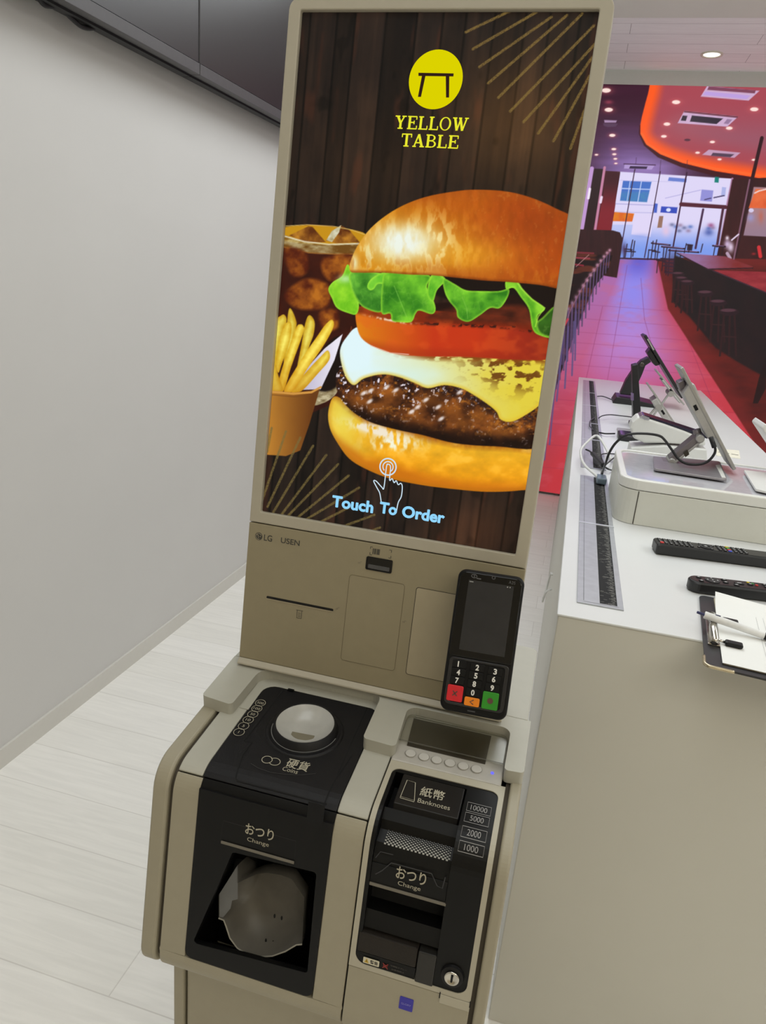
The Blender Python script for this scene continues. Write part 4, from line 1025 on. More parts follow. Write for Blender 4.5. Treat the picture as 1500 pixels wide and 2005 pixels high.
# ---------------- cables on the counter
def onc(x, y, z): return atZ(x, y, CT+z)
CBK = mat('black_cable', (22, 22, 26), 0.45); CWH = mat('white_cable', (214, 214, 210), 0.4)
def cable(name, pts, r, m, lab, k=8):
    bm = NB(); P_ = [Vector(p) for p in pts]; tube(bm, P_, r, k=k)
    return tag(obj(name, bm, m, smooth=True, loc=tuple(P_[len(P_)//2])), lab, 'cable')
cable('white_cable', [onc(1172, 940, 0.0075), onc(1166, 930, 0.02), onc(1146, 912, 0.03), onc(1138, 895, 0.035), onc(1139, 878, 0.04), onc(1158, 858, 0.05), onc(1167, 853, 0.05), onc(1174, 857, 0.05), onc(1186, 876, 0.03), onc(1197, 900, 0.0095)], 0.0042, CWH, 'thick white cable looping over the cable tray left of the display box')
YC = 1.95
cable('black_cable', [onc(1176, 941, 0.007), onc(1180, 925, 0.02), atY(1186, 907, 1.98), atY(1194, 885, YC), atY(1208, 865, YC), atY(1230, 851, YC), atY(1262, 849, YC), atY(1290, 853, YC), atY(1302, 862, YC), atY(1315, 880, YC), atY(1328, 898, YC), atY(1345, 908, YC), atY(1370, 909, YC), atY(1388, 902, YC), atY(1400, 886, YC), atY(1399, 872, YC), atY(1393, 858, YC)], 0.0034, CBK, 'long black cable arching from the cable tray to the nearer silver tablet')
bm = NB(); tube(bm, [atY(1392, 856, YC), atY(1399, 876, YC)], 0.006, k=10, smooth=False); tag(obj('cable_plug', bm, CBK, smooth=True, loc=tuple(atY(1396, 866, YC))), 'black plug at the lower edge of the nearer silver tablet', 'plug')
adp = thing('adapter_cable', 'short black cable with a stick-shaped adapter lying over the tray under the white loop', 'cable', tuple(onc(1170, 900, 0.025)))
bm = NB(); tube(bm, [onc(1147, 880, 0.03), onc(1154, 883, 0.029), onc(1160, 888, 0.028)], 0.0028, k=8); obj('cable_end', bm, CBK, adp, smooth=True)
bm = NB(); tube(bm, [onc(1181, 911, 0.022), onc(1190, 918, 0.016), onc(1200, 921, 0.004)], 0.0028, k=8); obj('cable_end', bm, CBK, adp, smooth=True)
bm = NB(); tube(bm, [onc(1160, 888, 0.028), onc(1181, 911, 0.022)], 0.0075, k=8, smooth=False); obj('adapter_stick', bm, CBK, adp)
cable('black_cable', [onc(1184, 912, 0.02), onc(1192, 905, 0.02), onc(1204, 895, 0.006)], 0.0024, CBK, 'thin black cable running under the left corner of the display box')
cable('black_cable', [onc(1175, 942, 0.004), onc(1178, 925, 0.014), onc(1184, 913, 0.02), onc(1178, 890, 0.01), onc(1206, 889, 0.004)], 0.0022, CBK, 'thin black cable rising out of the tray into the knot of cables')
cable('grey_cable', [onc(1172, 819, 0.006), onc(1180, 814, 0.02), onc(1195, 812, 0.02), onc(1215, 814, 0.02), onc(1240, 817, 0.012)], 0.0026, mat('dark_grey_cable', (70, 68, 76), 0.5), 'thin dark cable from the tray to the upright black display')
cable('grey_cable', [onc(1170, 776, 0.006), onc(1180, 776, 0.015), onc(1192, 780, 0.01), onc(1203, 785, 0.006)], 0.003, mat('dark_grey_cable', (70, 68, 76), 0.5), 'thin dark cable from the tray to the foot of the black monitor stand')
cable('grey_cable', [onc(1164, 818, 0.006), onc(1156, 824, 0.012), onc(1155, 834, 0.012), onc(1162, 842, 0.006)], 0.0024, mat('dark_grey_cable', (70, 68, 76), 0.5), 'small dark cable loop lying on the left half of the tray')
cable('black_cable', [onc(1174, 847, 0.006), onc(1185, 849, 0.012), onc(1204, 849, 0.012)], 0.003, CBK, 'thin black cable from the tray to the shiny card reader')
cable('black_cable', [onc(1244, 876, 0.05), onc(1262, 870, 0.055), onc(1300, 871, 0.05), onc(1330, 872, 0.045)], 0.0022, CBK, 'thin black cable lying along the white charging base')
pg = onc(1176, 947, 0.0)
bm = NB(); box(bm, ID, pg.x-0.014, pg.x+0.014, pg.y-0.03, pg.y+0.03, CT+0.004, CT+0.022); tag(obj('cable_connector', bm, mat('blue_grey_plug', (112, 128, 140), 0.4), bevel=0.004, loc=(pg.x, pg.y, CT)), 'blue-grey connector block where the cables enter the tray', 'connector')

# ---------------- remote controls
RB_ = mat('remote_black', (30, 30, 31), 0.38, bump=0.05); RT = mat('remote_top_black', (24, 24, 26), 0.3)
KEYD = mat('remote_dark_key', (16, 16, 17), 0.5); KW = mat('remote_white_print', (205, 205, 205), 0.5)
def remote(o, ang, L_, Wd, H_, lab, rounded, keyf):
    F = Frame((o[0], o[1], CT), (math.cos(ang), math.sin(ang), 0), (-math.sin(ang), math.cos(ang), 0))
    t = thing('remote_control', lab, 'remote control', (o[0]+L_/2*math.cos(ang), o[1]+L_/2*math.sin(ang), CT), 'remote controls on the counter')
    r = Wd*0.48 if rounded else 0.006
    bm = NB(); loft(bm, [[F(u, v, n) for u, v in rr(0+d, L_-d, d, Wd-d, max(r-d, 0.001), k=8)] for d, n in ((0.003, 0.0005), (0.0, 0.004), (0.0, H_-0.003), (0.0025, H_))]); obj('case', bm, RB_, t, bevel=0.0006)
    bm = NB(); prism(bm, F, rr(0.004, L_-0.004, 0.004, Wd-0.004, max(r-0.004, 0.002), k=8), H_, H_+0.0006); obj('key_face', bm, RT, t)
    keyf(F, t, L_, Wd, H_+0.0006)
def key(F, t, u, v, ru, rv, n, c=KEYD, pr=True, nm='button'):
    bm = NB(); prism(bm, F, rr(u-ru, u+ru, v-rv, v+rv, min(ru, rv)*0.6, k=3), n, n+0.0014); b = obj(nm, bm, c, t)
    if pr:
        bm = NB(); flat(bm, F, [(u-ru*0.45, v-rv*0.35), (u+ru*0.45, v-rv*0.35), (u+ru*0.45, v+rv*0.35), (u-ru*0.45, v+rv*0.35)], n+0.0017); obj('button_print', bm, KW, b)
COLS = [mat('key_yellow', (214, 190, 40), 0.5), mat('key_green', (50, 150, 60), 0.5), mat('key_red', (206, 50, 46), 0.5), mat('key_blue', (60, 90, 210), 0.5)]
def keys_a(F, t, L_, Wd, n):
    key(F, t, 0.012, 0.013, 0.0038, 0.0038, n, COLS[2], False, 'power_button')
    for i in range(7):
        for j in range(4):
            u = 0.010+i*0.0105; v = 0.011+j*0.0088
            if (i, j) == (0, 0): continue
            key(F, t, u, v, 0.0036, 0.0028, n)
    c = (0.104, Wd/2)
    bm = NB(); holed(bm, F, ell(c[0], c[1], 0.0145, k=28), [ell(c[0], c[1], 0.008, k=28)], n, n+0.0014); obj('navigation_ring', bm, KEYD, t)
    key(F, t, c[0], c[1], 0.0055, 0.0055, n)
    for a in (30, 120, 210, 300): key(F, t, c[0]+0.0185*math.cos(math.radians(a)), c[1]+0.0165*math.sin(math.radians(a)), 0.0028, 0.0022, n)
    for i in range(2):
        for j in range(4): key(F, t, 0.131+i*0.0095, 0.011+j*0.0088, 0.0035, 0.0028, n)
    for j in range(4): key(F, t, 0.1505, 0.011+(3-j)*0.0088, 0.0036, 0.0028, n, COLS[j], False)
    for i in range(3):
        for j in range(4): key(F, t, 0.162+i*0.0105, 0.011+j*0.0088, 0.0036, 0.0028, n)
a0 = atZ(1283, 1086, CT); a1 = atZ(1500, 1114, CT)
ANG = math.atan2(a1.y-a0.y, a1.x-a0.x)
remote((a0.x, a0.y), ANG, 0.245, 0.046, 0.024, 'long black remote with many small keys and a red power key, nearest the display box', False, keys_a)
def keys_b(F, t, L_, Wd, n):
    key(F, t, 0.020, Wd*0.70, 0.0044, 0.0036, n); key(F, t, 0.020, Wd*0.28, 0.0044, 0.0036, n)
    bm = NB(); prism(bm, F, ell(0.043, Wd/2, 0.0135, k=28), n, n+0.0012); d = obj('navigation_disc', bm, KEYD, t)
    bm = NB()
    for (x, y) in ((0, 0), (0.009, 0), (-0.009, 0), (0, 0.009), (0, -0.009)): flat(bm, F, ell(0.043+x, Wd/2+y, 0.0016, k=10), n+0.0016)
    obj('navigation_marks', bm, KW, d)
    for (u, v) in ((0.066, Wd*0.44), (0.067, Wd*0.74), (0.083, Wd*0.26), (0.112, Wd*0.55)): key(F, t, u, v, 0.0048, 0.0038, n)
    key(F, t, 0.091, Wd*0.5, 0.0085, 0.0036, n)
    for j, c in enumerate((COLS[0], COLS[1], COLS[2])): key(F, t, 0.111+j*0.006, Wd*(0.76-0.12*j), 0.0024, 0.0024, n, c, False)
    for i in range(4):
        for j in range(3): key(F, t, 0.140+i*0.012, 0.009+j*0.0105, 0.0044, 0.0034, n)
b0 = atZ(1352, 1158, CT); b1 = atZ(1500, 1166, CT)
b0 = atZ(1349, 1157, CT)
remote((b0.x, b0.y-0.012), math.radians(9.0), 0.200, 0.042, 0.022, 'rounded charcoal remote with a round navigation disc, beside the clipboard', True, keys_b)

# ---------------- clipboard with papers and a pen
q0 = atZ(1380, 1300, CT+0.003); q1 = atZ(1369, 1165, CT+0.003)
ca = math.atan2(q1.y-q0.y, q1.x-q0.x)-math.pi/2
CF_ = Frame((q0.x, q0.y, CT), (math.cos(ca), math.sin(ca), 0), (-math.sin(ca), math.cos(ca), 0))
CH = (Vector((q1.x, q1.y))-Vector((q0.x, q0.y))).length
clip = thing('clipboard', 'black clipboard with silver corners overhanging the near edge of the counter', 'clipboard', tuple(CF_(0.16, CH/2, 0)))
bm = NB(); prism(bm, CF_, rr(0, 0.335, -0.004, CH, 0.012), 0.0006, 0.0042); obj('board', bm, mat('black_board', (38, 37, 40), 0.4), clip, bevel=0.001)
bm = NB(); tube(bm, [CF_(0.0, 0.028, 0.0026), CF_(0.0, 0.006, 0.0026), CF_(0.003, -0.001, 0.0026), CF_(0.010, -0.004, 0.0026), CF_(0.040, -0.004, 0.0026)], 0.0028, k=8); obj('metal_corner', bm, mat('pale_gold_metal', (196, 184, 156), 0.25, metal=0.8), clip, smooth=True)
CHR = mat('chrome', (200, 196, 188), 0.18, metal=1.0)
cm = CH*0.43
bm = NB(); tube(bm, [CF_(0.015, cm-0.055, 0.012), CF_(0.015, cm+0.055, 0.012)], 0.0065, k=14, smooth=False); cl = obj('clip_bar', bm, CHR, clip, smooth=True)
bm = NB(); box(bm, CF_, 0.006, 0.024, cm-0.055, cm+0.055, 0.0042, 0.0075); obj('clip_plate', bm, CHR, clip, bevel=0.001)
for s in (-1, 1):
    bm = NB(); tube(bm, [CF_(0.018, cm+s*0.046, 0.013), CF_(0.030, cm+s*0.046, 0.011)], 0.0022, k=8, smooth=False); w = obj('clip_wire', bm, CHR, clip, smooth=True)
    bm = NB(); box(bm, CF_, 0.030, 0.056, cm+s*0.046-0.007, cm+s*0.046+0.007, 0.0075, 0.015); obj('rubber_grip', bm, BLACK, w, bevel=0.003)
PAP = mat('white_paper', (232, 232, 228), 0.85, var=0.006)
stack = thing('paper_stack', 'stack of printed white sheets held on the clipboard', 'paper', tuple(CF_(0.17, CH/2, 0.0045)))
bm = NB(); prism(bm, CF_, [(0.026, 0.012), (0.325, 0.014), (0.325, CH-0.008), (0.024, CH-0.010)], 0.0044, 0.0068); obj('lower_sheets', bm, mat('cream_sheet_edges', (206, 196, 172), 0.9), stack)
bm = NB()
k_ = 10; top_r = []
for j in range(k_+1):
    v = 0.010+(CH-0.008-0.010)*j/k_
    row = []
    for i in range(9):
        u = 0.024+0.30*i/8
        lift = 0.012*max(0, (j/k_-0.72)/0.28)**2*max(0, 1-i/4.0)**1.0
        row.append((u, v, 0.0070+lift))
    top_r.append(row)
va = [[bm.verts.new(CF_(*p)) for p in r] for r in top_r]; vb = [[bm.verts.new(CF_(p[0], p[1], p[2]-0.0004)) for p in r] for r in top_r]
for j in range(k_):
    for i in range(8):
        bm.faces.new((va[j][i], va[j][i+1], va[j+1][i+1], va[j+1][i])); bm.faces.new((vb[j+1][i], vb[j+1][i+1], vb[j][i+1], vb[j][i]))
sh = obj('top_sheet', bm, PAP, stack, smooth=True)
bm = NB(); rnd = random.Random(5)
for i in range(11):
    u = 0.088+i*0.011
    ribbon(bm, CF_, [(u, 0.05), (u, CH-0.05)], 0.0005, 0.0075)
    for s in range(3): 
        v = 0.045+s*0.03+rnd.uniform(0, 0.01)
        if rnd.random() < 0.8: ribbon(bm, CF_, [(u+0.005, v), (u+0.005, v+rnd.uniform(0.006, 0.016))], 0.003, 0.0075)
for v in (0.045, CH*0.5, CH-0.05): ribbon(bm, CF_, [(0.088, v), (0.20, v)], 0.0005, 0.0075)
obj('printed_form', bm, mat('light_grey_print', (176, 176, 174), 0.8), sh)
pa = atZ(1372, 1201, CT+0.026); pb = atZ(1500, 1246, CT+0.014)
pd = (pb-pa).normalized(); 
def pp(s): return pa+pd*s
pen = thing('ballpoint_pen', 'white ballpoint pen with black grip resting across the clipboard clip', 'pen', tuple(pp(0.07)))
def pentube(nm, s0, s1, r0, r1, m):
    bm = NB(); z = Vector((0, 0, 1)); a = pd.cross(z).normalized(); b = a.cross(pd)
    loft(bm, [[pp(s)+a*(r*math.cos(2*math.pi*i/20))+b*(r*math.sin(2*math.pi*i/20)) for i in range(20)] for s, r in ((s0, r0), (s1, r1))])
    return obj(nm, bm, m, pen, smooth=False, bevel=0.0006)
PNW = mat('pen_white', (226, 226, 224), 0.3)
pentube('plunger', -0.006, 0.008, 0.0022, 0.0024, mat('dark_blue_plunger', (46, 50, 92), 0.4))
pentube('barrel', 0.006, 0.098, 0.0062, 0.0056, PNW); pentube('grip', 0.098, 0.140, 0.0058, 0.0054, BLACK); pentube('tip', 0.140, 0.150, 0.0050, 0.0012, PNW)
bm = NB(); tube(bm, [pp(0.022)+Vector((0, 0, 0.0064)), pp(0.030)+Vector((0, 0, 0.0068))], 0.0010, k=6, smooth=False); obj('band', bm, mat('dark_blue_plunger', (46, 50, 92), 0.4), pen)
# ================================================================ pictures shown on the two self-lit displays (painted procedurally)
def vnoise(x, y, seed=0):
    xi = np.floor(x).astype(np.int64); yi = np.floor(y).astype(np.int64); xf = x-xi; yf = y-yi
    def h(a, b):
        n = (a*374761393 + b*668265263 + seed*2246822519) & 0xFFFFFFFF
        n = ((n ^ (n >> 13))*1274126177) & 0xFFFFFFFF
        return ((n ^ (n >> 16)) & 0xFFFF)/65535.0
    sx = xf*xf*(3-2*xf); sy = yf*yf*(3-2*yf)
    return (h(xi, yi)*(1-sx)+h(xi+1, yi)*sx)*(1-sy)+(h(xi, yi+1)*(1-sx)+h(xi+1, yi+1)*sx)*sy
def fbm(x, y, seed=0, o=4):
    s = 0; a = 0.5; t = 0
    for i in range(o):
        s = s+a*vnoise(x*2**i, y*2**i, seed+i*17); t += a; a *= 0.5
    return s/t
def sst(a, b, x):
    t = np.clip((x-a)/(b-a), 0, 1); return t*t*(3-2*t)
def mixc(a, b, t):
    a = np.asarray(a, float); b = np.asarray(b, float); t = np.asarray(t)[..., None]
    return a*(1-t)+b*t
class Canvas:
    def __init__(s, X, Y):
        s.x = X.ravel(); s.y = Y.ravel(); s.c = np.zeros((s.x.size, 3))
    def spline(s, pts, k=5):
        return np.array([(p.x, p.y) for p in catmull([Vector(p) for p in pts], k, closed=True)])
    def field(s, pts, smooth=True, pad=3.0, closed=True):
        """returns idx, signed depth (positive inside, photo px)"""
        P_ = s.spline(pts) if smooth else np.array(pts, float)
        x0, y0 = P_.min(0)-pad; x1, y1 = P_.max(0)+pad
        idx = np.nonzero((s.x >= x0) & (s.x <= x1) & (s.y >= y0) & (s.y <= y1))[0]
        x = s.x[idx]; y = s.y[idx]
        ins = np.zeros(x.size, bool); d2 = np.full(x.size, 1e9)
        n = len(P_)
        for i in range(n):
            ax, ay = P_[i]; bx, by = P_[(i+1) % n]
            if ay != by:
                cr = ((ay > y) != (by > y)) & (x < (bx-ax)*(y-ay)/(by-ay)+ax)
                ins ^= cr
            ex, ey = bx-ax, by-ay; l2 = ex*ex+ey*ey+1e-12
            t = np.clip(((x-ax)*ex+(y-ay)*ey)/l2, 0, 1)
            d2 = np.minimum(d2, (x-ax-t*ex)**2+(y-ay-t*ey)**2)
        d = np.sqrt(d2)
        return idx, np.where(ins, d, -d)
    def fill(s, pts, col, f=0.7, smooth=True, alpha=1.0):
        idx, d = s.field(pts, smooth, pad=f*2+2)
        a = np.clip(0.5+d/(2*f), 0, 1)*alpha
        x = s.x[idx]; y = s.y[idx]
        c = col(x, y, d) if callable(col) else np.asarray(col, float)
        s.c[idx] = s.c[idx]*(1-a[:, None])+c*a[:, None]
    def line(s, pts, w, col, alpha=1.0, f=0.6, tex=None):
        P_ = np.array(pts, float); x0, y0 = P_.min(0)-w-3; x1, y1 = P_.max(0)+w+3
        idx = np.nonzero((s.x >= x0) & (s.x <= x1) & (s.y >= y0) & (s.y <= y1))[0]
        x = s.x[idx]; y = s.y[idx]; d2 = np.full(x.size, 1e9)
        for (ax, ay), (bx, by) in zip(P_[:-1], P_[1:]):
            ex, ey = bx-ax, by-ay; t = np.clip(((x-ax)*ex+(y-ay)*ey)/(ex*ex+ey*ey+1e-12), 0, 1)
            d2 = np.minimum(d2, (x-ax-t*ex)**2+(y-ay-t*ey)**2)
        d = np.sqrt(d2); a = np.clip(0.5+(w/2-d)/(2*f), 0, 1)*alpha
        if tex is not None: a = a*tex(x, y)
        s.c[idx] = s.c[idx]*(1-a[:, None])+np.asarray(col, float)*a[:, None]
    def blob(s, cx, cy, rx, ry, col, alpha=1.0, ang=0.0, p=1.0):
        R = max(rx, ry)*2.6
        idx = np.nonzero((abs(s.x-cx) < R) & (abs(s.y-cy) < R))[0]
        dx = s.x[idx]-cx; dy = s.y[idx]-cy; c, q = math.cos(ang), math.sin(ang)
        u = (dx*c+dy*q)/rx; v = (-dx*q+dy*c)/ry
        a = np.exp(-(u*u+v*v)**p)*alpha
        s.c[idx] = s.c[idx]*(1-a[:, None])+np.asarray(col, float)*a[:, None]
    def disc(s, cx, cy, rx, ry, col, alpha=1.0):
        idx = np.nonzero((abs(s.x-cx) < rx+3) & (abs(s.y-cy) < ry+3))[0]
        q = np.sqrt(((s.x[idx]-cx)/rx)**2+((s.y[idx]-cy)/ry)**2)
        a = np.clip(0.5+(1-q)*min(rx, ry)/1.2, 0, 1)*alpha
        s.c[idx] = s.c[idx]*(1-a[:, None])+np.asarray(col, float)*a[:, None]
    def addc(s, idx, v): s.c[idx] = s.c[idx]+v
def lin_arr(c):
    c = np.clip(c, 0, 255)/255.0
    return np.where(c <= 0.04045, c/12.92, ((c+0.055)/1.055)**2.4)
def project(W):
    d = W-np.array(CPOS)
    w = d@np.array(CF)
    return 750+FPX*(d@np.array(CR))/w, 1002.5-FPX*(d@np.array(CU))/w
def panel(name, F, us, vs, n, m, parent, paint):
    U, V = np.meshgrid(us, vs)
    W = np.array(F.o)[None, None, :]+U[..., None]*np.array(F.u)+V[..., None]*np.array(F.v)+n*np.array(F.n)
    X, Y = project(W)
    cv = Canvas(X, Y); paint(cv, U.ravel(), V.ravel())
    nu, nv = len(us), len(vs)
    off = np.array(root_loc(parent))
    me = bpy.data.meshes.new(name)
    me.vertices.add(nu*nv); me.vertices.foreach_set('co', (W.reshape(-1, 3)-off).astype(np.float32).ravel())
    i = np.arange((nu-1)*(nv-1)); r = i//(nu-1); c = i % (nu-1); a = r*nu+c
    quads = np.stack([a, a+1, a+nu+1, a+nu], 1).astype(np.int32)
    me.loops.add(quads.size); me.polygons.add(len(quads))
    me.loops.foreach_set('vertex_index', quads.ravel())
    me.polygons.foreach_set('loop_start', (np.arange(len(quads))*4).astype(np.int32))
    me.update(calc_edges=True)
    at = me.color_attributes.new('picture', 'FLOAT_COLOR', 'POINT')
    L_ = lin_arr(cv.c)
    at.data.foreach_set('color', np.concatenate([L_, np.ones((L_.shape[0], 1))], 1).astype(np.float32).ravel())
    me.materials.append(m)
    o = bpy.data.objects.new(name, me); COL.objects.link(o); o.parent = parent
    return o

# ---------------------------------------------------------------- the burger menu picture
def paint_menu(cv, U, V):
    x, y = cv.x, cv.y
    # wooden boards
    edges = np.array([-0.20, -0.158, -0.125, -0.103, -0.066, -0.030, 0.000, 0.026, 0.058, 0.092, 0.118, 0.150, 0.20])
    k = np.clip(np.searchsorted(edges, U)-1, 0, 11)
    tone = np.array([0.85, 1.0, 0.75, 1.1, 0.7, 1.15, 0.95, 1.05, 0.8, 1.1, 0.9, 0.75])[k]
    g = fbm(U*160+k*7.3, V*9+k*3.1, 3, 5); g2 = fbm(U*40+k*5, V*30+k*11, 9, 4)
    base = mixc((27, 21, 19), (58, 42, 32), np.clip(g*0.9+g2*0.6-0.35, 0, 1))*tone[:, None]
    red = sst(0.62, 0.8, fbm(U*60+k, V*14, 21, 3))
    base = mixc(base, (72, 40, 28), red*0.55)
    de = np.min(np.abs(U[:, None]-edges[None, :]), 1)
    base *= (0.45+0.55*sst(0.0004, 0.0022, de))[:, None]
    kn = sst(0.70, 0.84, fbm(U*60+3, V*30, 33, 3)); base *= (0.92-0.32*kn)[:, None]
    glow = np.exp(-(((x-1010)/120)**2+((y-240)/130)**2)); base = base+glow[:, None]*np.array([46, 30, 12])
    glow = np.exp(-(((x-730)/150)**2+((y-330)/120)**2)); base = base+glow[:, None]*np.array([14, 9, 4])
    lowr = np.exp(-(((x-930)/90)**2+((y-1040)/70)**2)); base = base+lowr[:, None]*np.array([28, 14, 6])
    cv.c[:] = base
    # sun rays
    speck = lambda x, y: 0.55+0.45*(fbm(x*0.9, y*0.9, 5, 2) > 0.42)
    for a, b in (((912, 63), (1002, 20)), ((926, 96), (1050, 24)), ((939, 131), (1080, 33)), ((956, 163), (1110, 30)), ((976, 191), (1140, 27)), ((999, 218), (1163, 50)), ((1025, 239), (1166, 85)), ((1054, 261), (1160, 112)), ((1084, 276), (1155, 148)), ((1117, 291), (1145, 215))):
        cv.line([a, b], 5.2, (128, 104, 52), 0.85, tex=speck)
    # drink
    cv.fill([(540, 470), (716, 462), (708, 560), (700, 650), (688, 760), (640, 796), (540, 796)], lambda x, y, d: mixc((40, 13, 10), (74, 28, 14), fbm(x*0.03, y*0.03, 2)))
    cv.fill([(552, 447), (602, 441), (652, 444), (700, 452), (716, 460), (706, 474), (640, 480), (552, 470)], (196, 142, 22))
    def ice(x, y, d):
        t = fbm(x*0.06, y*0.06, 40, 4); return mixc((92, 44, 12), (206, 142, 44), np.clip(t*1.7-0.45, 0, 1))
    cv.fill([(566, 461), (604, 443), (612, 444), (638, 474), (600, 476)], ice, smooth=False)
    cv.fill([(638, 471), (667, 441), (684, 450), (704, 474), (660, 477)], ice, smooth=False)
    cv.fill([(639, 470), (650, 452), (668, 441), (664, 455), (650, 474)], lambda x, y, d: mixc((150, 130, 80), (235, 238, 215), fbm(x*0.16, y*0.16, 4)), smooth=False)
    cv.line([(552, 443), (602, 440), (652, 443), (688, 450), (714, 459)], 1.6, (222, 190, 110), 0.8)
    cv.fill([(552, 460), (596, 473), (644, 479), (706, 477), (702, 497), (660, 498), (604, 495), (552, 482)], lambda x, y, d: mixc((120, 82, 26), (226, 220, 170), np.clip(fbm(x*0.05, y*0.12, 8)*2.0-0.75, 0, 1)), alpha=0.85)
    cv.line([(552, 461), (596, 473), (644, 478.5), (704, 477)], 2.6, (228, 220, 190), 0.85)
    cv.line([(552, 483), (604, 495), (660, 498), (702, 497)], 2.0, (150, 96, 40), 0.9)
    for p in (([(558, 487), (596, 492), (604, 525), (590, 541), (568, 535)]), [(634, 505), (690, 500), (688, 545), (655, 553), (632, 535)], [(560, 572), (600, 545), (645, 560), (640, 600), (590, 606), (562, 590)], [(628, 610), (658, 607), (662, 640), (640, 648), (626, 632)]):
        cv.fill(p, lambda x, y, d: mixc((84, 28, 10), (196, 116, 30), np.clip(fbm(x*0.05, y*0.05, 55)*1.9-0.7+d*0.01, 0, 1)), f=3.5, alpha=0.92)
    cv.line([(688, 640), (682, 700), (676, 760)], 2.2, (150, 70, 30), 0.6)
    cv.fill([(612, 766), (660, 752), (660, 768), (640, 786), (612, 793)], lambda x, y, d: mixc((90, 70, 36), (226, 216, 180), fbm(x*0.12, y*0.25, 6)))
    cv.fill([(628, 690), (668, 660), (664, 750), (622, 762)], (24, 14, 12), f=2)
    # fries in their paper cup
    cv.fill([(671, 654), (636, 682), (602, 719), (575, 764), (628, 762), (655, 705)], lambda x, y, d: mixc((180, 172, 196), (236, 232, 244), np.clip((x-590)/80+0.25*fbm(x*.03, y*.03), 0, 1)), smooth=False)
    def fry(pts, sh=1.0):
        def c(x, y, d):
            t = np.clip(d/9.0, 0, 1); n = fbm(x*0.10, y*0.10, 13, 3)
            b = mixc((206, 156, 24), (252, 238, 108), np.clip(t*0.75+n*0.55-0.18, 0, 1))
            return mixc(b, (190, 124, 18), np.clip((y-700)/110, 0, 0.6))*sh
        cv.fill(pts, c, f=0.8)
    fry([(534, 626), (545, 621), (556, 616), (561, 630), (548, 668), (541, 712), (530, 720)], 0.95)
    fry([(569, 604), (564, 614), (560, 660), (556, 712), (570, 714), (580, 645), (579, 625)], 0.94)
    fry([(606, 617), (598, 632), (590, 676), (580, 735), (594, 735), (604, 684), (614, 655), (616, 630)], 0.95)
    fry([(566, 630), (553, 644), (540, 708), (545, 730), (552, 712), (567, 670), (571, 640)], 1.0)
    fry([(588, 635), (578, 646), (553, 719), (543, 764), (556, 764), (570, 719), (594, 652), (595, 640)], 1.02)
    fry([(642, 686), (626, 700), (600, 728), (570, 766), (590, 766), (622, 732), (645, 704)], 1.0)
    fry([(650, 626), (637, 636), (622, 657), (590, 704), (556, 764), (574, 765), (602, 722), (634, 676), (653, 640)], 1.04)
    fry([(536, 705), (545, 735), (554, 766), (530, 766), (532, 720)], 0.98)
    cv.fill([(526, 764), (575, 769), (626, 762), (606, 830), (588, 882), (560, 893), (518, 890)], lambda x, y, d: mixc((186, 126, 46), (104, 58, 20), np.clip((x-530)/85+0.12*fbm(x*.02, y*.02), 0, 1)), smooth=False)
    cv.line([(530, 767), (575, 771), (610, 768), (628, 758)], 4.2, (212, 152, 70), 0.95)
    cv.line([(532, 773), (575, 777), (608, 774)], 2.0, (112, 68, 26), 0.6)
    # lower left rays
    for a, b in (((532, 838), (523, 885)), ((560, 845), (514, 978)), ((588, 857), (524, 992)), ((613, 873), (534, 1005)), ((639, 891), (551, 1008)), ((662, 909), (564, 1010)), ((683, 931), (582, 1014)), ((703, 955), (598, 1018)), ((690, 990), (612, 1030)), ((733, 1008), (668, 1032)), ((744, 1033), (710, 1046))):
        cv.line([a, b], 4.6, (118, 102, 56), 0.82, tex=speck)
    # burger, from the bottom up
    def bunl(x, y, d):
        n = fbm(x*0.035, y*0.05, 71, 4); n2 = fbm(x*0.15, y*0.08, 72, 3)
        yt = np.interp(x, [650, 684, 716, 780, 844, 908, 1004, 1050], [770, 798, 822, 838, 857, 869, 873, 880])
        h = np.clip((y-yt)/85, 0, 1)
        b = mixc((240, 182, 40), (234, 152, 16), np.clip(h*1.1, 0, 1))
        b = b*(0.86+0.28*n)[:, None]
        b = mixc(b, (238, 206, 66), np.exp(-((x-675)/45)**2)*0.7)
        b = mixc(b, (140, 62, 14), np.clip(1-(y-yt)/14, 0, 1)*(0.45+0.5*n2))
        b = mixc(b, (196, 104, 12), sst(0.72, 1.05, h)*0.8)
        b = mixc(b, (250, 214, 110), sst(0.55, 0.75, n)*0.45*(1-h))
        b = mixc(b, (180, 108, 12), np.clip(1-d/9, 0, 1)*0.6)
        hl = np.exp(-(((x-770)/45)**2+((y-868)/14)**2))*sst(0.35, 0.7, n2)
        b = mixc(b, (246, 248, 226), np.clip(hl*1.3, 0, 0.95))
        hl = np.exp(-(((x-735)/60)**2+((y-842-(x-735)*0.27)/11)**2))*sst(0.3, 0.62, n2)
        b = mixc(b, (242, 234, 220), np.clip(hl*1.3, 0, 0.92))
        b = mixc(b, (236, 226, 96), np.exp(-(((x-668)/26)**2+((y-820)/40)**2))*0.6)
        return b
    cv.fill([(655, 776), (643, 805), (646, 838), (662, 869), (684, 898), (716, 918), (764, 937), (828, 950), (892, 958), (956, 963), (1020, 960), (1060, 950), (1070, 880), (1004, 868), (908, 862), (844, 848), (780, 830), (716, 812), (684, 792)], bunl)
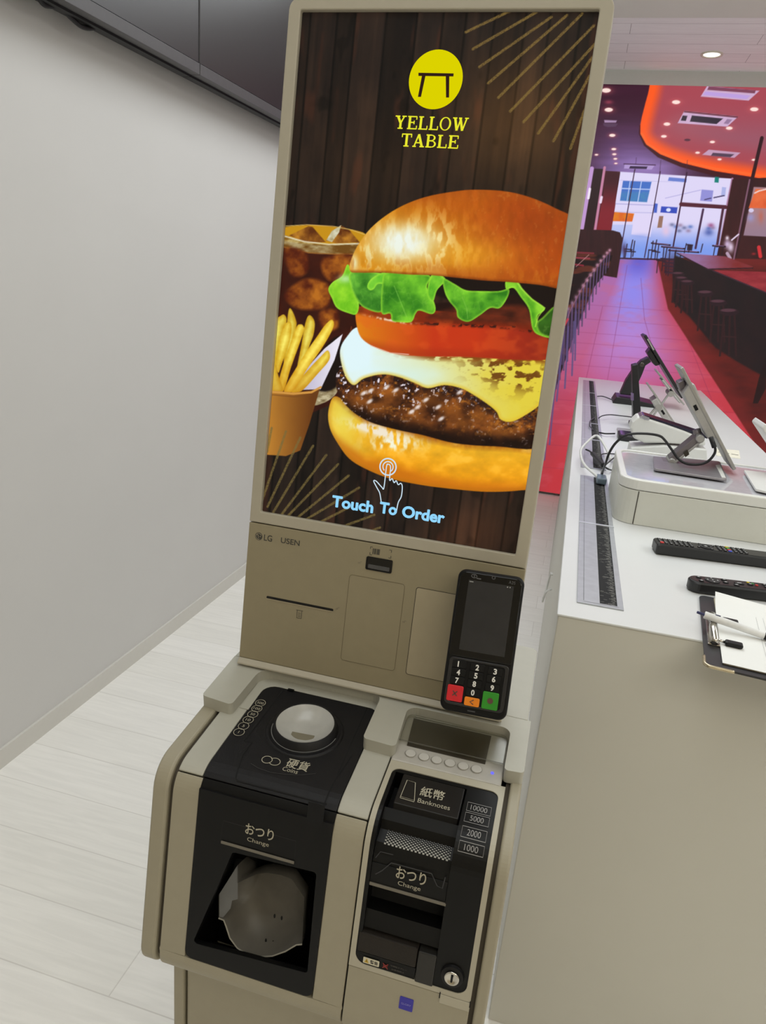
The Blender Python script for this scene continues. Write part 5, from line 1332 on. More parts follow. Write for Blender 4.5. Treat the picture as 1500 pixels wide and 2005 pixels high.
    def patty(x, y, d):
        n = fbm(x*0.045, y*0.06, 81, 4); n2 = fbm(x*0.12, y*0.14, 83, 3); n3 = fbm(x*0.22, y*0.2, 87, 2)
        b = mixc((44, 20, 10), (158, 88, 32), np.clip(n*1.9-0.55, 0, 1))
        b = mixc(b, (196, 122, 40), sst(0.58, 0.78, n2)*0.6)
        yt = np.interp(x, [655, 700, 750, 830, 900, 960, 1050], [760, 752, 740, 758, 766, 800, 820])
        b = mixc(b, (34, 18, 20), np.clip(1-(y-yt)/26, 0, 1)*sst(0.35, 0.6, n3)*0.8)
        yb = np.interp(x, [660, 700, 760, 828, 892, 972, 1060], [790, 812, 838, 852, 866, 872, 872])
        b = mixc(b, (22, 9, 6), sst(-34, -4, y-yb)*0.9)
        hl = sst(0.64, 0.74, n3)*sst(0.42, 0.62, n2)*np.clip(1.25-(x-690)/330, 0.15, 1)*np.clip(1-(y-yt-30)/60, 0, 1)
        b = mixc(b, (236, 226, 236), np.clip(hl*1.2, 0, 0.95))
        return b
    cv.fill([(664, 726), (658, 745), (661, 768), (676, 792), (700, 813), (732, 829), (780, 842), (828, 852), (892, 868), (972, 874), (1062, 872), (1066, 780), (1000, 730), (700, 715)], patty, f=0.9)
    for (a, b_, r) in ((700, 790, 22), (745, 800, 26), (842, 785, 30), (885, 805, 24), (770, 775, 20), (905, 832, 22), (940, 815, 22), (716, 768, 18), (810, 815, 20), (980, 845, 20)):
        cv.blob(a, b_+5, r, r*0.7, (40, 18, 10), 0.35); cv.blob(a, b_-3, r*0.8, r*0.55, (186, 108, 34), 0.42)
    for (a, b_) in ((712, 770), (724, 786), (757, 758), (775, 764), (806, 806), (818, 797), (834, 783), (858, 797), (864, 820), (726, 765), (900, 768)):
        cv.blob(a, b_, 7, 3.6, (244, 236, 236), 0.85, ang=-0.6, p=1.6)
    def cheese(x, y, d):
        n = fbm(x*0.02, y*0.03, 91, 3)
        t = np.clip((x-720)/330, 0, 1)
        b = mixc((224, 246, 250), (226, 206, 64), np.clip(t*1.15+0.25*(n-0.5), 0, 1))
        b = mixc(b, (214, 242, 238), np.exp(-(((x-800)/70)**2+((y-735)/22)**2))*0.7)
        b = mixc(b, (226, 190, 50), np.clip(1-d/8, 0, 1)*np.clip(0.15+(y-690)/70, 0, 0.85))
        s_ = sst(0.50, 0.62, fbm(x*0.06, y*0.09, 95, 4))*np.exp(-(((x-1000)/75)**2+((y-728-(x-1000)*0.2)/30)**2))
        b = mixc(b, (104, 58, 14), np.clip(s_*1.5, 0, 0.92))
        yt = np.interp(x, [700, 764, 844, 924, 1004, 1070], [662, 692, 700, 702, 706, 706])
        b = mixc(b, (132, 66, 14), np.clip(1-(y-yt)/9, 0, 1)*sst(740, 860, x)*sst(0.3, 0.55, fbm(x*.09, y*.2, 97, 2))*0.9)
        return b
    cv.fill([(704, 640), (678, 661), (666, 686), (670, 718), (680, 743), (694, 754), (713, 741), (748, 733), (780, 738), (812, 750), (838, 760), (870, 754), (902, 760), (927, 773), (953, 790), (972, 806), (980, 821), (998, 826), (1020, 818), (1058, 792), (1078, 760), (1078, 690), (900, 680), (760, 660)], cheese, f=0.9)
    cv.fill([(690, 595), (760, 600), (900, 590), (1090, 575), (1086, 660), (900, 655), (720, 640)], (34, 16, 12), f=2)
    def tomato(x, y, d):
        n = fbm(x*0.03, y*0.04, 101, 3)
        t = np.clip((x-700)/330, 0, 1)
        b = mixc((222, 128, 18), (196, 54, 20), np.clip(t*2.2, 0, 1)); b = mixc(b, (132, 34, 22), np.clip((x-930)/150, 0, 1))
        yt = np.interp(x, [700, 748, 796, 908, 1004, 1080], [612, 622, 631, 636, 640, 655])
        b = mixc(b, (112, 34, 12), sst(8, -4, y-yt)*0.85)
        b = mixc(b, (226, 92, 30), sst(0.5, 0.7, n)*0.35)
        b = mixc(b, (150, 40, 18), sst(40, 62, y-yt)*0.4)
        sp = np.exp(-((y-yt-1)/3.2)**2)*sst(0.48, 0.6, fbm(x*0.16, y*0.2, 105, 2))
        b = mixc(b, (38, 16, 14), sp*sst(790, 860, x)*0.9); b = mixc(b, (244, 216, 190), np.exp(-((y-yt-2)/2.4)**2)*sst(0.4, 0.6, fbm(x*.2, y*.1, 107, 2))*np.exp(-((x-765)/40)**2))
        return b
    cv.fill([(696, 610), (699, 640), (708, 662), (730, 678), (764, 691), (800, 696), (844, 698), (924, 699), (1004, 704), (1090, 700), (1092, 650), (1010, 622), (900, 612), (800, 605), (740, 600), (704, 600)], tomato, f=0.9)
    cv.line([(726, 677), (764, 691), (800, 694)], 1.8, (236, 206, 190), 0.8)
    cv.fill([(836, 622), (900, 600), (1000, 598), (1090, 600), (1090, 640), (1010, 634), (900, 630)], lambda x, y, d: mixc((46, 18, 12), (132, 52, 26), fbm(x*.04, y*.06, 111)), f=5, alpha=0.85)
    cv.fill([(752, 530), (860, 540), (1000, 545), (1100, 556), (1094, 660), (1060, 650), (1030, 600), (1000, 575), (980, 590), (930, 600), (860, 580)], (24, 15, 12), f=3)
    def leaf(a, b, seed):
        def c(x, y, d):
            n = fbm(x*0.035, y*0.035, seed, 4); v = np.abs(fbm(x*0.06, y*0.05, seed+5, 3)-0.5)
            q = mixc(a, b, np.clip(n*1.8-0.45, 0, 1)); q = mixc(q, (186, 226, 110), sst(0.03, 0.0, v)*0.14)
            return mixc(q, (164, 230, 60), np.clip(1-d/4.5, 0, 1)*0.75)
        return c
    LG_ = ((44, 120, 24), (126, 208, 48))
    cv.fill([(680, 518), (670, 540), (652, 552), (643, 566), (650, 584), (660, 603), (682, 613), (698, 615), (703, 594), (696, 558), (688, 530)], leaf((86, 176, 20), (160, 226, 50), 121))
    cv.blob(676, 546, 14, 8, (206, 244, 190), 0.7)
    cv.fill([(688, 532), (686, 558), (698, 586), (714, 603), (746, 611), (756, 585), (760, 545), (740, 534)], leaf((40, 110, 26), (116, 196, 60), 125))
    cv.fill([(752, 533), (728, 545), (719, 560), (724, 568), (732, 566), (740, 556), (758, 556), (764, 544)], leaf((90, 186, 40), (150, 226, 70), 127))
    cv.fill([(756, 534), (748, 560), (747, 612), (764, 614), (768, 628), (786, 631), (806, 630), (814, 614), (822, 608), (845, 615), (853, 606), (848, 586), (836, 562), (842, 540), (800, 535)], leaf(*LG_, 131))
    cv.line([(772, 560), (784, 590), (796, 620)], 1.6, (150, 212, 90), 0.5)
    cv.fill([(850, 533), (840, 550), (837, 578), (848, 590), (856, 568), (872, 550), (866, 540)], leaf((70, 160, 30), (150, 226, 60), 133))
    cv.fill([(868, 546), (871, 572), (880, 590), (893, 606), (897, 622), (917, 630), (940, 617), (960, 603), (979, 603), (994, 582), (996, 566), (976, 570), (944, 570), (912, 568), (890, 556)], leaf(*LG_, 137))
    cv.line([(905, 582), (914, 604), (916, 624)], 1.4, (140, 206, 80), 0.5)
    cv.fill([(992, 546), (991, 566), (1006, 564), (1020, 582), (1036, 606), (1043, 644), (1058, 657), (1084, 660), (1084, 630), (1056, 632), (1053, 618), (1067, 604), (1042, 585), (1024, 566), (1012, 550)], leaf((58, 140, 22), (140, 214, 50), 139))
    cv.fill([(1050, 634), (1062, 622), (1090, 600), (1090, 656), (1060, 655)], leaf((30, 66, 14), (54, 104, 26), 141), f=1.5)
    cv.line([(993, 547), (1010, 550), (1022, 566), (1042, 586), (1067, 603), (1054, 620), (1048, 640)], 2.0, (170, 226, 70), 0.8)
    def bunt(x, y, d):
        n = fbm(x*0.02, y*0.028, 151, 4); n2 = fbm(x*0.10, y*0.045, 153, 4); n3 = fbm(x*0.16, y*0.12, 155, 3)
        t = np.clip((x-690)/400, 0, 1); h = np.clip((y-370)/175, 0, 1)
        b = mixc((216, 142, 18), (172, 70, 14), np.clip(t*1.25+(n-0.5)*0.4, 0, 1))
        b = mixc(b, (232, 160, 34), np.exp(-(((x-905)/110)**2+((y-500)/45)**2))*0.75)
        b = mixc(b, (172, 82, 16), np.clip(1-d/26, 0, 1)*sst(760, 860, x)*0.8)
        b = mixc(b, (226, 150, 28), np.clip(1-d/30, 0, 1)*sst(800, 700, x)*0.7)
        b = mixc(b, (150, 62, 14), sst(900, 1090, x)*np.exp(-((y-440)/55)**2)*0.6)
        b = b*(0.92+0.18*n2)[:, None]
        b = mixc(b, (226, 170, 90), sst(0.66, 0.80, n3)*0.16*sst(860, 1000, x))
        hl = np.exp(-(((x-795)/70)**2+((y-476)/38)**2)**1.3)
        b = mixc(b, (240, 214, 110), np.clip(hl*1.2, 0, 1)*0.75)
        b = mixc(b, (246, 226, 130), np.clip(np.exp(-(((x-800)/95)**2+((y-484)/50)**2))*sst(0.42, 0.62, n2), 0, 1)*0.7)
        hl = np.exp(-(((x-790)/58)**2+((y-474)/33)**2)**1.2)
        b = mixc(b, (238, 246, 238), np.clip(hl*(0.5+1.1*n2), 0, 1)*0.97)
        hl = np.exp(-(((x-850)/36)**2+((y-475)/50)**2))*sst(0.48, 0.62, n2)
        b = mixc(b, (248, 232, 170), hl*0.7)
        hl = np.exp(-(((x-735)/34)**2+((y-500)/24)**2))*sst(0.40, 0.6, n2)
        b = mixc(b, (240, 240, 190), hl*0.75)
        b = mixc(b, (236, 240, 200), np.exp(-(((x-694)/8)**2+((y-515)/16)**2))*0.8)
        yb = np.interp(x, [690, 752, 800, 845, 896, 944, 992, 1056, 1100], [533, 534, 537, 539, 544, 549, 552, 558, 566])
        b = mixc(b, (120, 52, 10), np.clip(1-(yb-y)/6, 0, 1)*0.75)
        b = mixc(b, (190, 104, 22), sst(0.5, 0.7, n2)*np.exp(-((yb-y-16)/16)**2)*0.5)
        return b
    cv.fill([(686, 531), (687, 510), (704, 475), (733, 440), (778, 408), (832, 386), (896, 374), (938, 371.5), (992, 375), (1040, 387), (1088, 408), (1130, 434), (1150, 500), (1140, 572), (1096, 566), (1056, 558), (992, 552), (944, 549), (896, 544), (845, 539), (800, 537.6), (752, 534), (704, 534)], bunt, f=0.9)
SCREEN = picture_mat('kiosk_display', 1.0)
scr = panel('touch_screen', K, np.linspace(-SW/2-0.0003, SW/2+0.0003, 440), np.linspace(-0.0003, SH+0.0003, 782), -0.0030, SCREEN, kiosk, paint_menu)

# emblem, lettering and touch symbol of the menu picture
YEL = emit('screen_yellow', (220, 210, 0), 1.0); YTX = emit('screen_text_yellow', (232, 230, 48), 1.0); SKY = emit('screen_light_blue', (146, 214, 252), 1.0); LINE = emit('screen_pale_blue', (204, 226, 240), 1.0); DKB = emit('screen_dark_brown', (48, 30, 24), 1.0)
def kp_(x, y): return K.px(x, y, -0.0028)
ec = kp_(853, 156); er = (kp_(905, 160)[0]-kp_(801, 152)[0])/2
bm = NB(); flat(bm, K, ell(ec[0], ec[1], er, k=56), -0.0026); emb = obj('yellow_emblem', bm, YEL, scr)
tp = [kp_(x, y) for x, y in ((819.5, 142.7), (888.5, 144), (888, 150), (819.5, 149))]
L1 = [kp_(x, y) for x, y in ((826.5, 148), (833.5, 148), (824.5, 190), (818.5, 190))]; L2 = [kp_(x, y) for x, y in ((873, 149), (880, 149), (879.5, 191.3), (873.5, 191.3))]
bm = NB()
for q in (tp, L1, L2): flat(bm, K, q, -0.0024)
obj('table_symbol', bm, DKB, emb)
GLY = {   # serif capitals as strokes: (x0, y0, x1, y1, width at both ends)
 'Y': (1.0, [((.24, .97), (.52, .44), .20), ((.80, .97), (.54, .46), .12), ((.52, .47), (.52, .03), .20), ((.03, .965), (.44, .965), .095), ((.62, .965), (1.0, .965), .095), ((.30, .035), (.74, .035), .095)]),
 'E': (.86, [((.20, .97), (.20, .03), .20), ((.02, .965), (.80, .965), .095), ((.02, .035), (.84, .035), .095), ((.20, .52), (.58, .52), .095), ((.78, .97), (.78, .74), .085), ((.82, .03), (.82, .28), .085), ((.58, .66), (.58, .38), .085)]),
 'L': (.80, [((.20, .97), (.20, .03), .20), ((.02, .965), (.42, .965), .095), ((.02, .035), (.78, .035), .095), ((.76, .03), (.76, .30), .085)]),
 'T': (.88, [((.44, .97), (.44, .03), .20), ((.02, .965), (.86, .965), .095), ((.05, .97), (.05, .72), .085), ((.83, .97), (.83, .72), .085), ((.22, .035), (.66, .035), .095)]),
 'A': (.98, [((.46, .99), (.14, .03), .12), ((.46, .99), (.80, .03), .20), ((.25, .33), (.68, .33), .095), ((.0, .035), (.30, .035), .095), ((.60, .035), (.98, .035), .095)]),
 'W': (1.32, [((.18, .97), (.42, .02), .20), ((.42, .02), (.66, .90), .12), ((.62, .97), (.88, .02), .20), ((.88, .02), (1.16, .97), .12), ((.0, .965), (.36, .965), .095), ((.50, .965), (.76, .965), .095), ((1.0, .965), (1.32, .965), .095)]),
 'B': (.88, [((.20, .97), (.20, .03), .20), ((.02, .965), (.46, .965), .095), ((.02, .035), (.50, .035), .095), ((.20, .52), (.50, .52), .095)]),
 'O': (.98, []),
}
def ring(bm, F, cx, cy, rx, ry, wx, wy, n, a0=0, a1=360, k=32):
    A = ell(cx, cy, rx, ry, k, a0, a1); B_ = ell(cx, cy, rx-wx, ry-wy, k, a0, a1)
    va = [bm.verts.new(F(u, v, n)) for u, v in A]; vb = [bm.verts.new(F(u, v, n)) for u, v in B_]
    for i in range(k if abs(a1-a0) >= 360 else k-1):
        j = (i+1) % k; bm.faces.new((va[i], va[j], vb[j], vb[i]))
def serif_word(bm, word, u0, u1, v0, v1, n):
    gap = 0.10; tot = sum(GLY[c][0] for c in word)+gap*(len(word)-1); sx = (u1-u0)/tot; sy = v1-v0; x = 0
    for c in word:
        w, st = GLY[c]
        for (a, b, wd) in st:
            ribbon(bm, K, [(u0+(x+a[0])*sx, v0+a[1]*sy), (u0+(x+b[0])*sx, v0+b[1]*sy)], wd*sx, n)
        if c == 'O': ring(bm, K, u0+(x+.49)*sx, v0+.5*sy, .48*sx, .515*sy, .155*sx, .07*sy, n)
        if c == 'B':
            ring(bm, K, u0+(x+.46)*sx, v0+.75*sy, .34*sx, .245*sy, .15*sx, .07*sy, n, -90, 90, 14); ring(bm, K, u0+(x+.50)*sx, v0+.27*sy, .38*sx, .27*sy, .155*sx, .07*sy, n, -90, 90, 14)
        x += w+gap
a, b = kp_(772, 252), kp_(918, 226); c, d = kp_(776, 226), kp_(913, 258)
bm = NB(); serif_word(bm, 'YELLOW', (kp_(773, 240)[0]), (kp_(917, 243)[0]), (kp_(780, 252)[1]+kp_(908, 257)[1])/2, (kp_(776, 226.5)[1]+kp_(912, 231)[1])/2, -0.0024)
serif_word(bm, 'TABLE', (kp_(786, 276)[0]), (kp_(898, 280)[0]), (kp_(795, 287)[1]+kp_(892, 291)[1])/2, (kp_(790, 261.5)[1]+kp_(894, 266)[1])/2, -0.0024)
obj('shop_lettering', bm, YTX, scr)
bm = NB()
def wd(s, xl, yl, xr, yr, hgt, bold):
    A = kp_(xl, yl); B_ = kp_(xr, yr); v = (A[1]+B_[1])/2
    for a, b in ((-1, 0), (1, 0), (0, 1), (0, -1), (0, 0)): letters(bm, K, s, A[0]+a*0.0004, B_[0]+a*0.0004, v+b*0.0004, v+hgt+b*0.0004, -0.0020, bold)
HT = 0.0148
wd('Touch', 650, 993, 730, 1003, HT, 0.02); wd('To', 743, 1004, 776, 1009, HT*0.97, 0.02); wd('Order', 787, 1012, 869, 1025, HT*0.99, 0.02)
obj('touch_to_order_lettering', bm, SKY, scr)
bm = NB()
cxy = kp_(760, 914)
ribbon(bm, K, ell(*cxy, 0.0105, k=40), 0.0017, -0.0022, closed=True); ribbon(bm, K, ell(*cxy, 0.0066, k=32, a0=-50, a1=230), 0.0014, -0.0022)
hand = [(747, 985), (744, 966), (739, 956), (732, 942), (737, 942), (748, 954), (752, 955), (757, 914), (760, 909), (765, 914), (763, 940), (768, 937), (772, 945), (776, 941), (780, 949), (785, 946), (788, 953), (786, 972), (780, 984), (776, 1004)]
P2 = [tuple(kp_(*p)) for p in hand]
P2s = [(p.x, p.y) for p in catmull([Vector(p) for p in P2], 4)]
ribbon(bm, K, P2s, 0.0013, -0.0022)
obj('touch_hand_symbol', bm, LINE, scr)
# ================================================================ video wall at the far end showing a red restaurant
LF = Frame((0, YF-0.046, 0), (1, 0, 0), (0, 0, 1))
led = thing('video_wall', 'floor-to-ceiling video wall showing a red restaurant interior behind the counter', 'display wall', (0.5, YF-0.03, 0.02))
bm = NB(); box(bm, LF, -1.0, 2.2, 0.02, 2.785, -0.030, -0.002); obj('wall_cabinet', bm, mat('matte_black_plastic', (20, 20, 21), 0.6), led)
def paint_room(cv, U, V):
    x, y = cv.x, cv.y
    n = fbm(x*0.03, y*0.08, 3, 4)
    def curve(ys, xs, yy): return np.interp(yy, ys, xs)
    # floor
    lf = curve([500, 545, 600, 700, 800, 970], [1222, 1206, 1185, 1140, 1110, 1056], y)
    rt = curve([500, 605, 760, 905, 1100], [1285, 1308, 1408, 1502, 1630], y)
    t = np.clip((x-lf)/(rt-lf+1e-6), 0, 1)
    red = mixc((192, 56, 64), (164, 56, 66), np.clip((lf-x)/60+0.3, 0, 1))
    fl = mixc(red, (190, 90, 138), np.exp(-((t-0.35)/0.45)**2)*sst(940, 700, y))
    fl = mixc(fl, (182, 130, 206), np.exp(-((t-0.42)/0.42)**2)*sst(800, 660, y))
    fl = mixc(fl, (140, 136, 236), np.exp(-((t-0.42)/0.38)**2)*sst(680, 570, y)*0.9)
    fl = mixc(fl, (92, 84, 196), np.exp(-((t-0.48)/0.42)**2)*sst(560, 508, y)*0.8)
    fl = mixc(fl, (206, 100, 120), sst(0.5, 0.75, n)*0.22)
    cv.c[:] = fl
    # tile joints
    for yy in (600, 628, 655, 676, 698, 720, 752, 790, 838, 880, 925):
        s_ = 0.055
        cv.line([(1040, yy-12), (1300, yy+8), (1520, yy+24)], 1.3, (120, 40, 78), 0.22)
    for a, b in (((1228, 520), (1150, 975)), ((1255, 545), (1262, 625)), ((1262, 625), (1300, 760)), ((1290, 520), (1440, 900)), ((1180, 600), (1096, 970))):
        cv.line([a, b], 1.3, (120, 40, 78), 0.35)
    # dark wooden floor to the right
    cv.fill([(1285, 500), (1308, 605), (1408, 760), (1502, 905), (1640, 1110), (2400, 1110), (2400, 490)], lambda x, y, d: mixc(mixc((62, 26, 26), (110, 34, 30), fbm(x*0.02, y*0.06, 8)), (128, 40, 40), sst(40, 4, d)*0.5), smooth=False, f=1.2)
    # ceilings and walls
    cv.fill([(600, -200), (2400, -200), (2400, 520), (1440, 352), (1214, 338), (600, 330)], lambda x, y, d: mixc(mixc((62, 28, 46), (112, 78, 132), sst(200, 330, y)*np.exp(-((x-1230)/70)**2)+0.0*x), (150, 122, 186), sst(275, 332, y)*np.exp(-((x-1265)/80)**2)*0.9)*(0.9+0.2*fbm(x*0.01, y*0.12, 5))[:, None], smooth=False)
    cv.fill([(1282, 40), (1277, 110), (1272, 168), (1263, 205), (1255, 238), (1253, 262), (1264, 283), (1292, 303), (1335, 320), (1400, 336), (1500, 352), (1700, 380), (2400, 400), (2400, 40)], lambda x, y, d: mixc(mixc((255, 92, 34), (168, 72, 84), sst(8, 34, d)), (150, 92, 110), sst(30, 80, d)*np.exp(-((y-290)/60)**2)*0.8), f=0.9)
    cv.fill([(1254, 245), (1254, 262), (1265, 282), (1293, 302), (1336, 319), (1401, 335), (1500, 351), (1700, 379), (1700, 394), (1500, 362), (1400, 345), (1333, 327), (1288, 308), (1261, 285), (1251, 262), (1252, 245)], (66, 22, 30), smooth=False)
    cv.line([(1257, 262), (1268, 282), (1296, 300), (1338, 316), (1402, 331), (1502, 346)], 5.0, (255, 112, 48), 0.6)
    for a in ((1244, 333), (1292, 338), (1344, 338)):
        cv.line([(a[0], a[1]), (a[0]+2, a[1]-24)], 1.6, (70, 40, 70), 0.5)
    def lamp(px_, py_, r=7, c=(255, 226, 218)):
        cv.blob(px_, py_, r*1.4, r*0.8, (226, 110, 110), 0.5); cv.disc(px_, py_, r, r*0.48, c)
    for p in ((1187, 177, 9), (1192, 215, 8), (1199, 265, 6), (1202, 292, 4.6), (1203, 302, 4), (1205, 311, 3.6), (1206, 320, 3), (1168, 303, 3.4), (1324, 200, 8), (1306, 243, 6.5), (1300, 267, 5.5), (1477, 214, 8), (1428, 251, 6.5), (1395, 278, 5), (1366, 299, 4.4), (1409, 312, 4), (1476, 313, 4)):
        lamp(*p)
    cv.blob(1192, 200, 8, 4, (170, 70, 90), 0.7)
    W_ = (206, 172, 206); D_ = (52, 42, 56)
    def q(p, c, al=1.0, f=0.7): cv.fill(p, c, f=f, smooth=False, alpha=al)
    q([(1385, 168), (1487, 178), (1466, 197), (1372, 189)], W_); q([(1388, 169), (1480, 177), (1478, 183), (1385, 176)], (126, 70, 92)); q([(1382, 179), (1470, 187), (1462, 194), (1376, 186)], (190, 160, 224))
    q([(1340, 217), (1446, 228), (1424, 248), (1327, 241)], W_); q([(1340, 217), (1446, 228), (1444, 231), (1339, 220)], (112, 60, 74)); q([(1355, 226), (1416, 232), (1403, 243), (1351, 238)], D_); q([(1337, 226), (1346, 227), (1343, 237), (1333, 236)], D_); q([(1424, 233), (1434, 234), (1426, 243), (1417, 242)], (150, 120, 156))
    q([(1388, 293), (1450, 299), (1438, 309), (1375, 303)], (196, 156, 186)); q([(1396, 299), (1438, 302), (1430, 308), (1392, 305)], (84, 64, 84))
    q([(1223, 322), (1282, 324), (1276, 332), (1222, 330)], (176, 150, 206)); q([(1234, 325), (1268, 326), (1266, 331), (1232, 330)], (58, 40, 70)); q([(1221, 320), (1284, 322), (1284, 324), (1221, 322)], (74, 46, 76))
    q([(1183, 235), (1208, 236), (1206, 240), (1184, 240)], (170, 140, 176)); q([(1181, 241), (1210, 242), (1206, 248), (1190, 249), (1182, 246)], (92, 66, 92), 0.8)
    cv.disc(1346, 274, 6, 2.5, (70, 40, 56), 0.8)
    # window wall at the back
    q([(1210, 336), (1436, 350), (1404, 500), (1290, 508), (1186, 508), (1190, 450)], lambda x, y, d: mixc((222, 214, 246), (126, 156, 236), sst(430, 492, y)))
    q([(1184, 440), (1240, 440), (1236, 462), (1180, 462)], (170, 186, 240), 0.6)
    q([(1220, 354), (1276, 356), (1267, 396), (1214, 393)], lambda x, y, d: mixc((70, 112, 196), (72, 140, 178), sst(372, 380, y)*fbm(x*.2, y*.3, 9)))
    cv.line([(1217, 369), (1273, 371)], 2, (190, 206, 246)); cv.line([(1234, 355), (1228, 393)], 1.6, (190, 206, 246)); cv.line([(1256, 356), (1249, 395)], 1.8, (190, 206, 246))
    cv.line([(1206, 399), (1282, 402)], 1.6, (150, 146, 206), .7); cv.line([(1204, 415), (1282, 417)], 1.2, (150, 146, 206), .6); cv.line([(1214, 353), (1320, 356)], 1.0, (176, 170, 220), .6)
    q([(1202, 415), (1242, 418), (1238, 434), (1198, 433)], lambda x, y, d: mixc((226, 140, 30), (216, 84, 40), fbm(x*.12, y*.12, 4)))
    q([(1243, 418), (1280, 420), (1274, 464), (1236, 459)], (224, 214, 246)); cv.blob(1256, 462, 20, 5, (140, 160, 230), .5)
    q([(1282, 398), (1288, 399), (1286, 417), (1280, 416)], (70, 96, 196)); q([(1295, 404), (1327, 406), (1325, 418), (1293, 416)], (56, 76, 186)); cv.disc(1309, 411, 4.5, 3.6, (220, 226, 250))
    q([(1291, 423), (1299, 423), (1296, 446), (1287, 446)], (140, 96, 70), .85)
    cv.blob(1304, 452, 7, 10, (226, 196, 224), .9)
    for i, (a, b) in enumerate(((1316, 440), (1324, 444), (1332, 441), (1340, 446), (1352, 444), (1348, 452), (1330, 452), (1388, 447), (1396, 446))):
        cv.blob(a, b, 5, 3.4, ((92, 98, 140), (70, 104, 180), (146, 120, 150))[i % 3], .75)
    q([(1310, 347), (1345, 350), (1344, 357), (1308, 354)], (104, 126, 206)); q([(1374, 371), (1397, 373), (1394, 395), (1371, 393)], (146, 144, 214)); q([(1414, 366), (1422, 367), (1420, 384), (1412, 383)], (160, 170, 224), .8)
    cv.line([(1303, 388), (1372, 372)], 1.4, (150, 144, 206), .6); cv.line([(1380, 391), (1392, 388)], 2.2, (76, 66, 110)); cv.line([(1398, 387), (1418, 383)], 2.4, (70, 58, 100))
    q([(1400, 346), (1408, 347), (1407, 358), (1399, 357)], (22, 128, 118))
    cv.blob(1388, 455, 9, 7, (66, 84, 160), .8); cv.blob(1392, 441, 6, 4, (150, 70, 120), .8)
    # frames of the window wall
    M_ = (62, 34, 58)
    cv.line([(1243, 332), (1219, 470), (1212, 503)], 2.0, M_); cv.line([(1293, 336), (1276, 430), (1262, 504)], 2.0, M_); cv.line([(1345, 338), (1333, 400), (1318, 484)], 3.0, M_)
    cv.line([(1334, 400), (1428, 406)], 8.0, (84, 36, 50)); cv.line([(1377, 410), (1362, 486)], 4.2, (70, 44, 74)); cv.line([(1416, 408), (1404, 482)], 5, (80, 44, 62)); cv.line([(1421, 412), (1409, 482)], 2.6, (196, 160, 196))
    cv.line([(1434, 350), (1424, 401)], 4.2, (176, 130, 166)); cv.line([(1185, 505), (1330, 509)], 3.2, (66, 36, 56))
    # left wall and booth
    q([(600, 310), (1000, 325), (1214, 336), (1196, 460), (1000, 460), (600, 450)], (70, 26, 34))
    for k in range(9): cv.line([(1108-k*48, 325), (1086-k*48, 452)], 9+k*0.8, (176, 136, 190), .75); cv.line([(1130-k*48, 326), (1110-k*48, 452)], 14, (48, 28, 32), .8); q([(1190, 336), (1214, 337), (1196, 455), (1168, 455)], lambda x, y, d: mixc((64, 24, 32), (128, 34, 44), sst(345, 420, y)))
    q([(1162, 330), (1186, 331), (1160, 455), (1142, 455)], (46, 28, 30))
    cv.line([(1159, 330), (1138, 455)], 8, (192, 150, 208)); cv.line([(1184, 328), (1165, 452)], 5, (196, 128, 160)); cv.line([(1155, 370), (1152, 388)], 5, (240, 226, 244)); cv.line([(1178, 386), (1176, 396)], 5, (236, 214, 236))
    q([(600, 430), (1000, 440), (1136, 449), (1200, 451), (1214, 455), (1219, 466), (1217, 490), (1208, 544), (1184, 540), (1150, 520), (1000, 520), (600, 515)], lambda x, y, d: mixc((44, 26, 28), (62, 32, 34), fbm(x*0.3, y*0.02, 12)))
    q([(600, 480), (1000, 490), (1200, 500), (1190, 530), (1165, 560), (1130, 640), (1095, 740), (1060, 860), (1020, 990), (600, 990)], lambda x, y, d: mixc((34, 22, 24), (90, 44, 34), sst(0.55, 0.75, fbm(x*0.02, y*0.12, 14))))
    for a, b, c in (((1120, 494), (1162, 496), (128, 46, 56)), ((1116, 504), (1154, 506), (150, 60, 72)), ((1112, 516), (1142, 520), (140, 40, 56))): cv.line([a, b], 3.4, c, .9)
    cv.line([(1153, 499), (1128, 522)], 1.6, (176, 130, 130), .8)
    # row of metal chairs on the left
    for i in range(17):
        f = i/16; xx = 1194-110*f**1.1; yy = 490+165*f**1.25; L_ = 26+90*f
        cv.line([(xx, yy+6), (xx-3, yy+8+L_)], 2.0+2.0*f, (92, 70, 104), .9); cv.line([(xx-5-5*f, yy+10), (xx-9-6*f, yy+10+L_*1.05)], 1.4+1.6*f, (78, 60, 98), .85)
        cv.blob(xx, yy, 3+2*f, 3+3*f, (216, 160, 186), .85 if i < 9 else .5)
    cv.line([(1194, 492), (1150, 545), (1118, 605), (1098, 660)], 2.0, (150, 96, 120), .7)
    for a, b in (((1113, 640), (1106, 760)), ((1124, 630), (1120, 735)), ((1103, 655), (1090, 785)), ((1094, 680), (1076, 870)), ((1086, 700), (1066, 900)), ((1128, 610), (1126, 705))): cv.line([a, b], 3.4, (92, 78, 124), .85)
    cv.line([(1106, 636), (1112, 625)], 4, (206, 60, 70), .8)
    # right hand pillar, framed picture and counter zone
    q([(1434, 351), (1500, 348), (2400, 380), (2400, 520), (1404, 506), (1424, 404)], lambda x, y, d: mixc((44, 24, 26), (74, 32, 34), fbm(x*.05, y*.01, 16)))
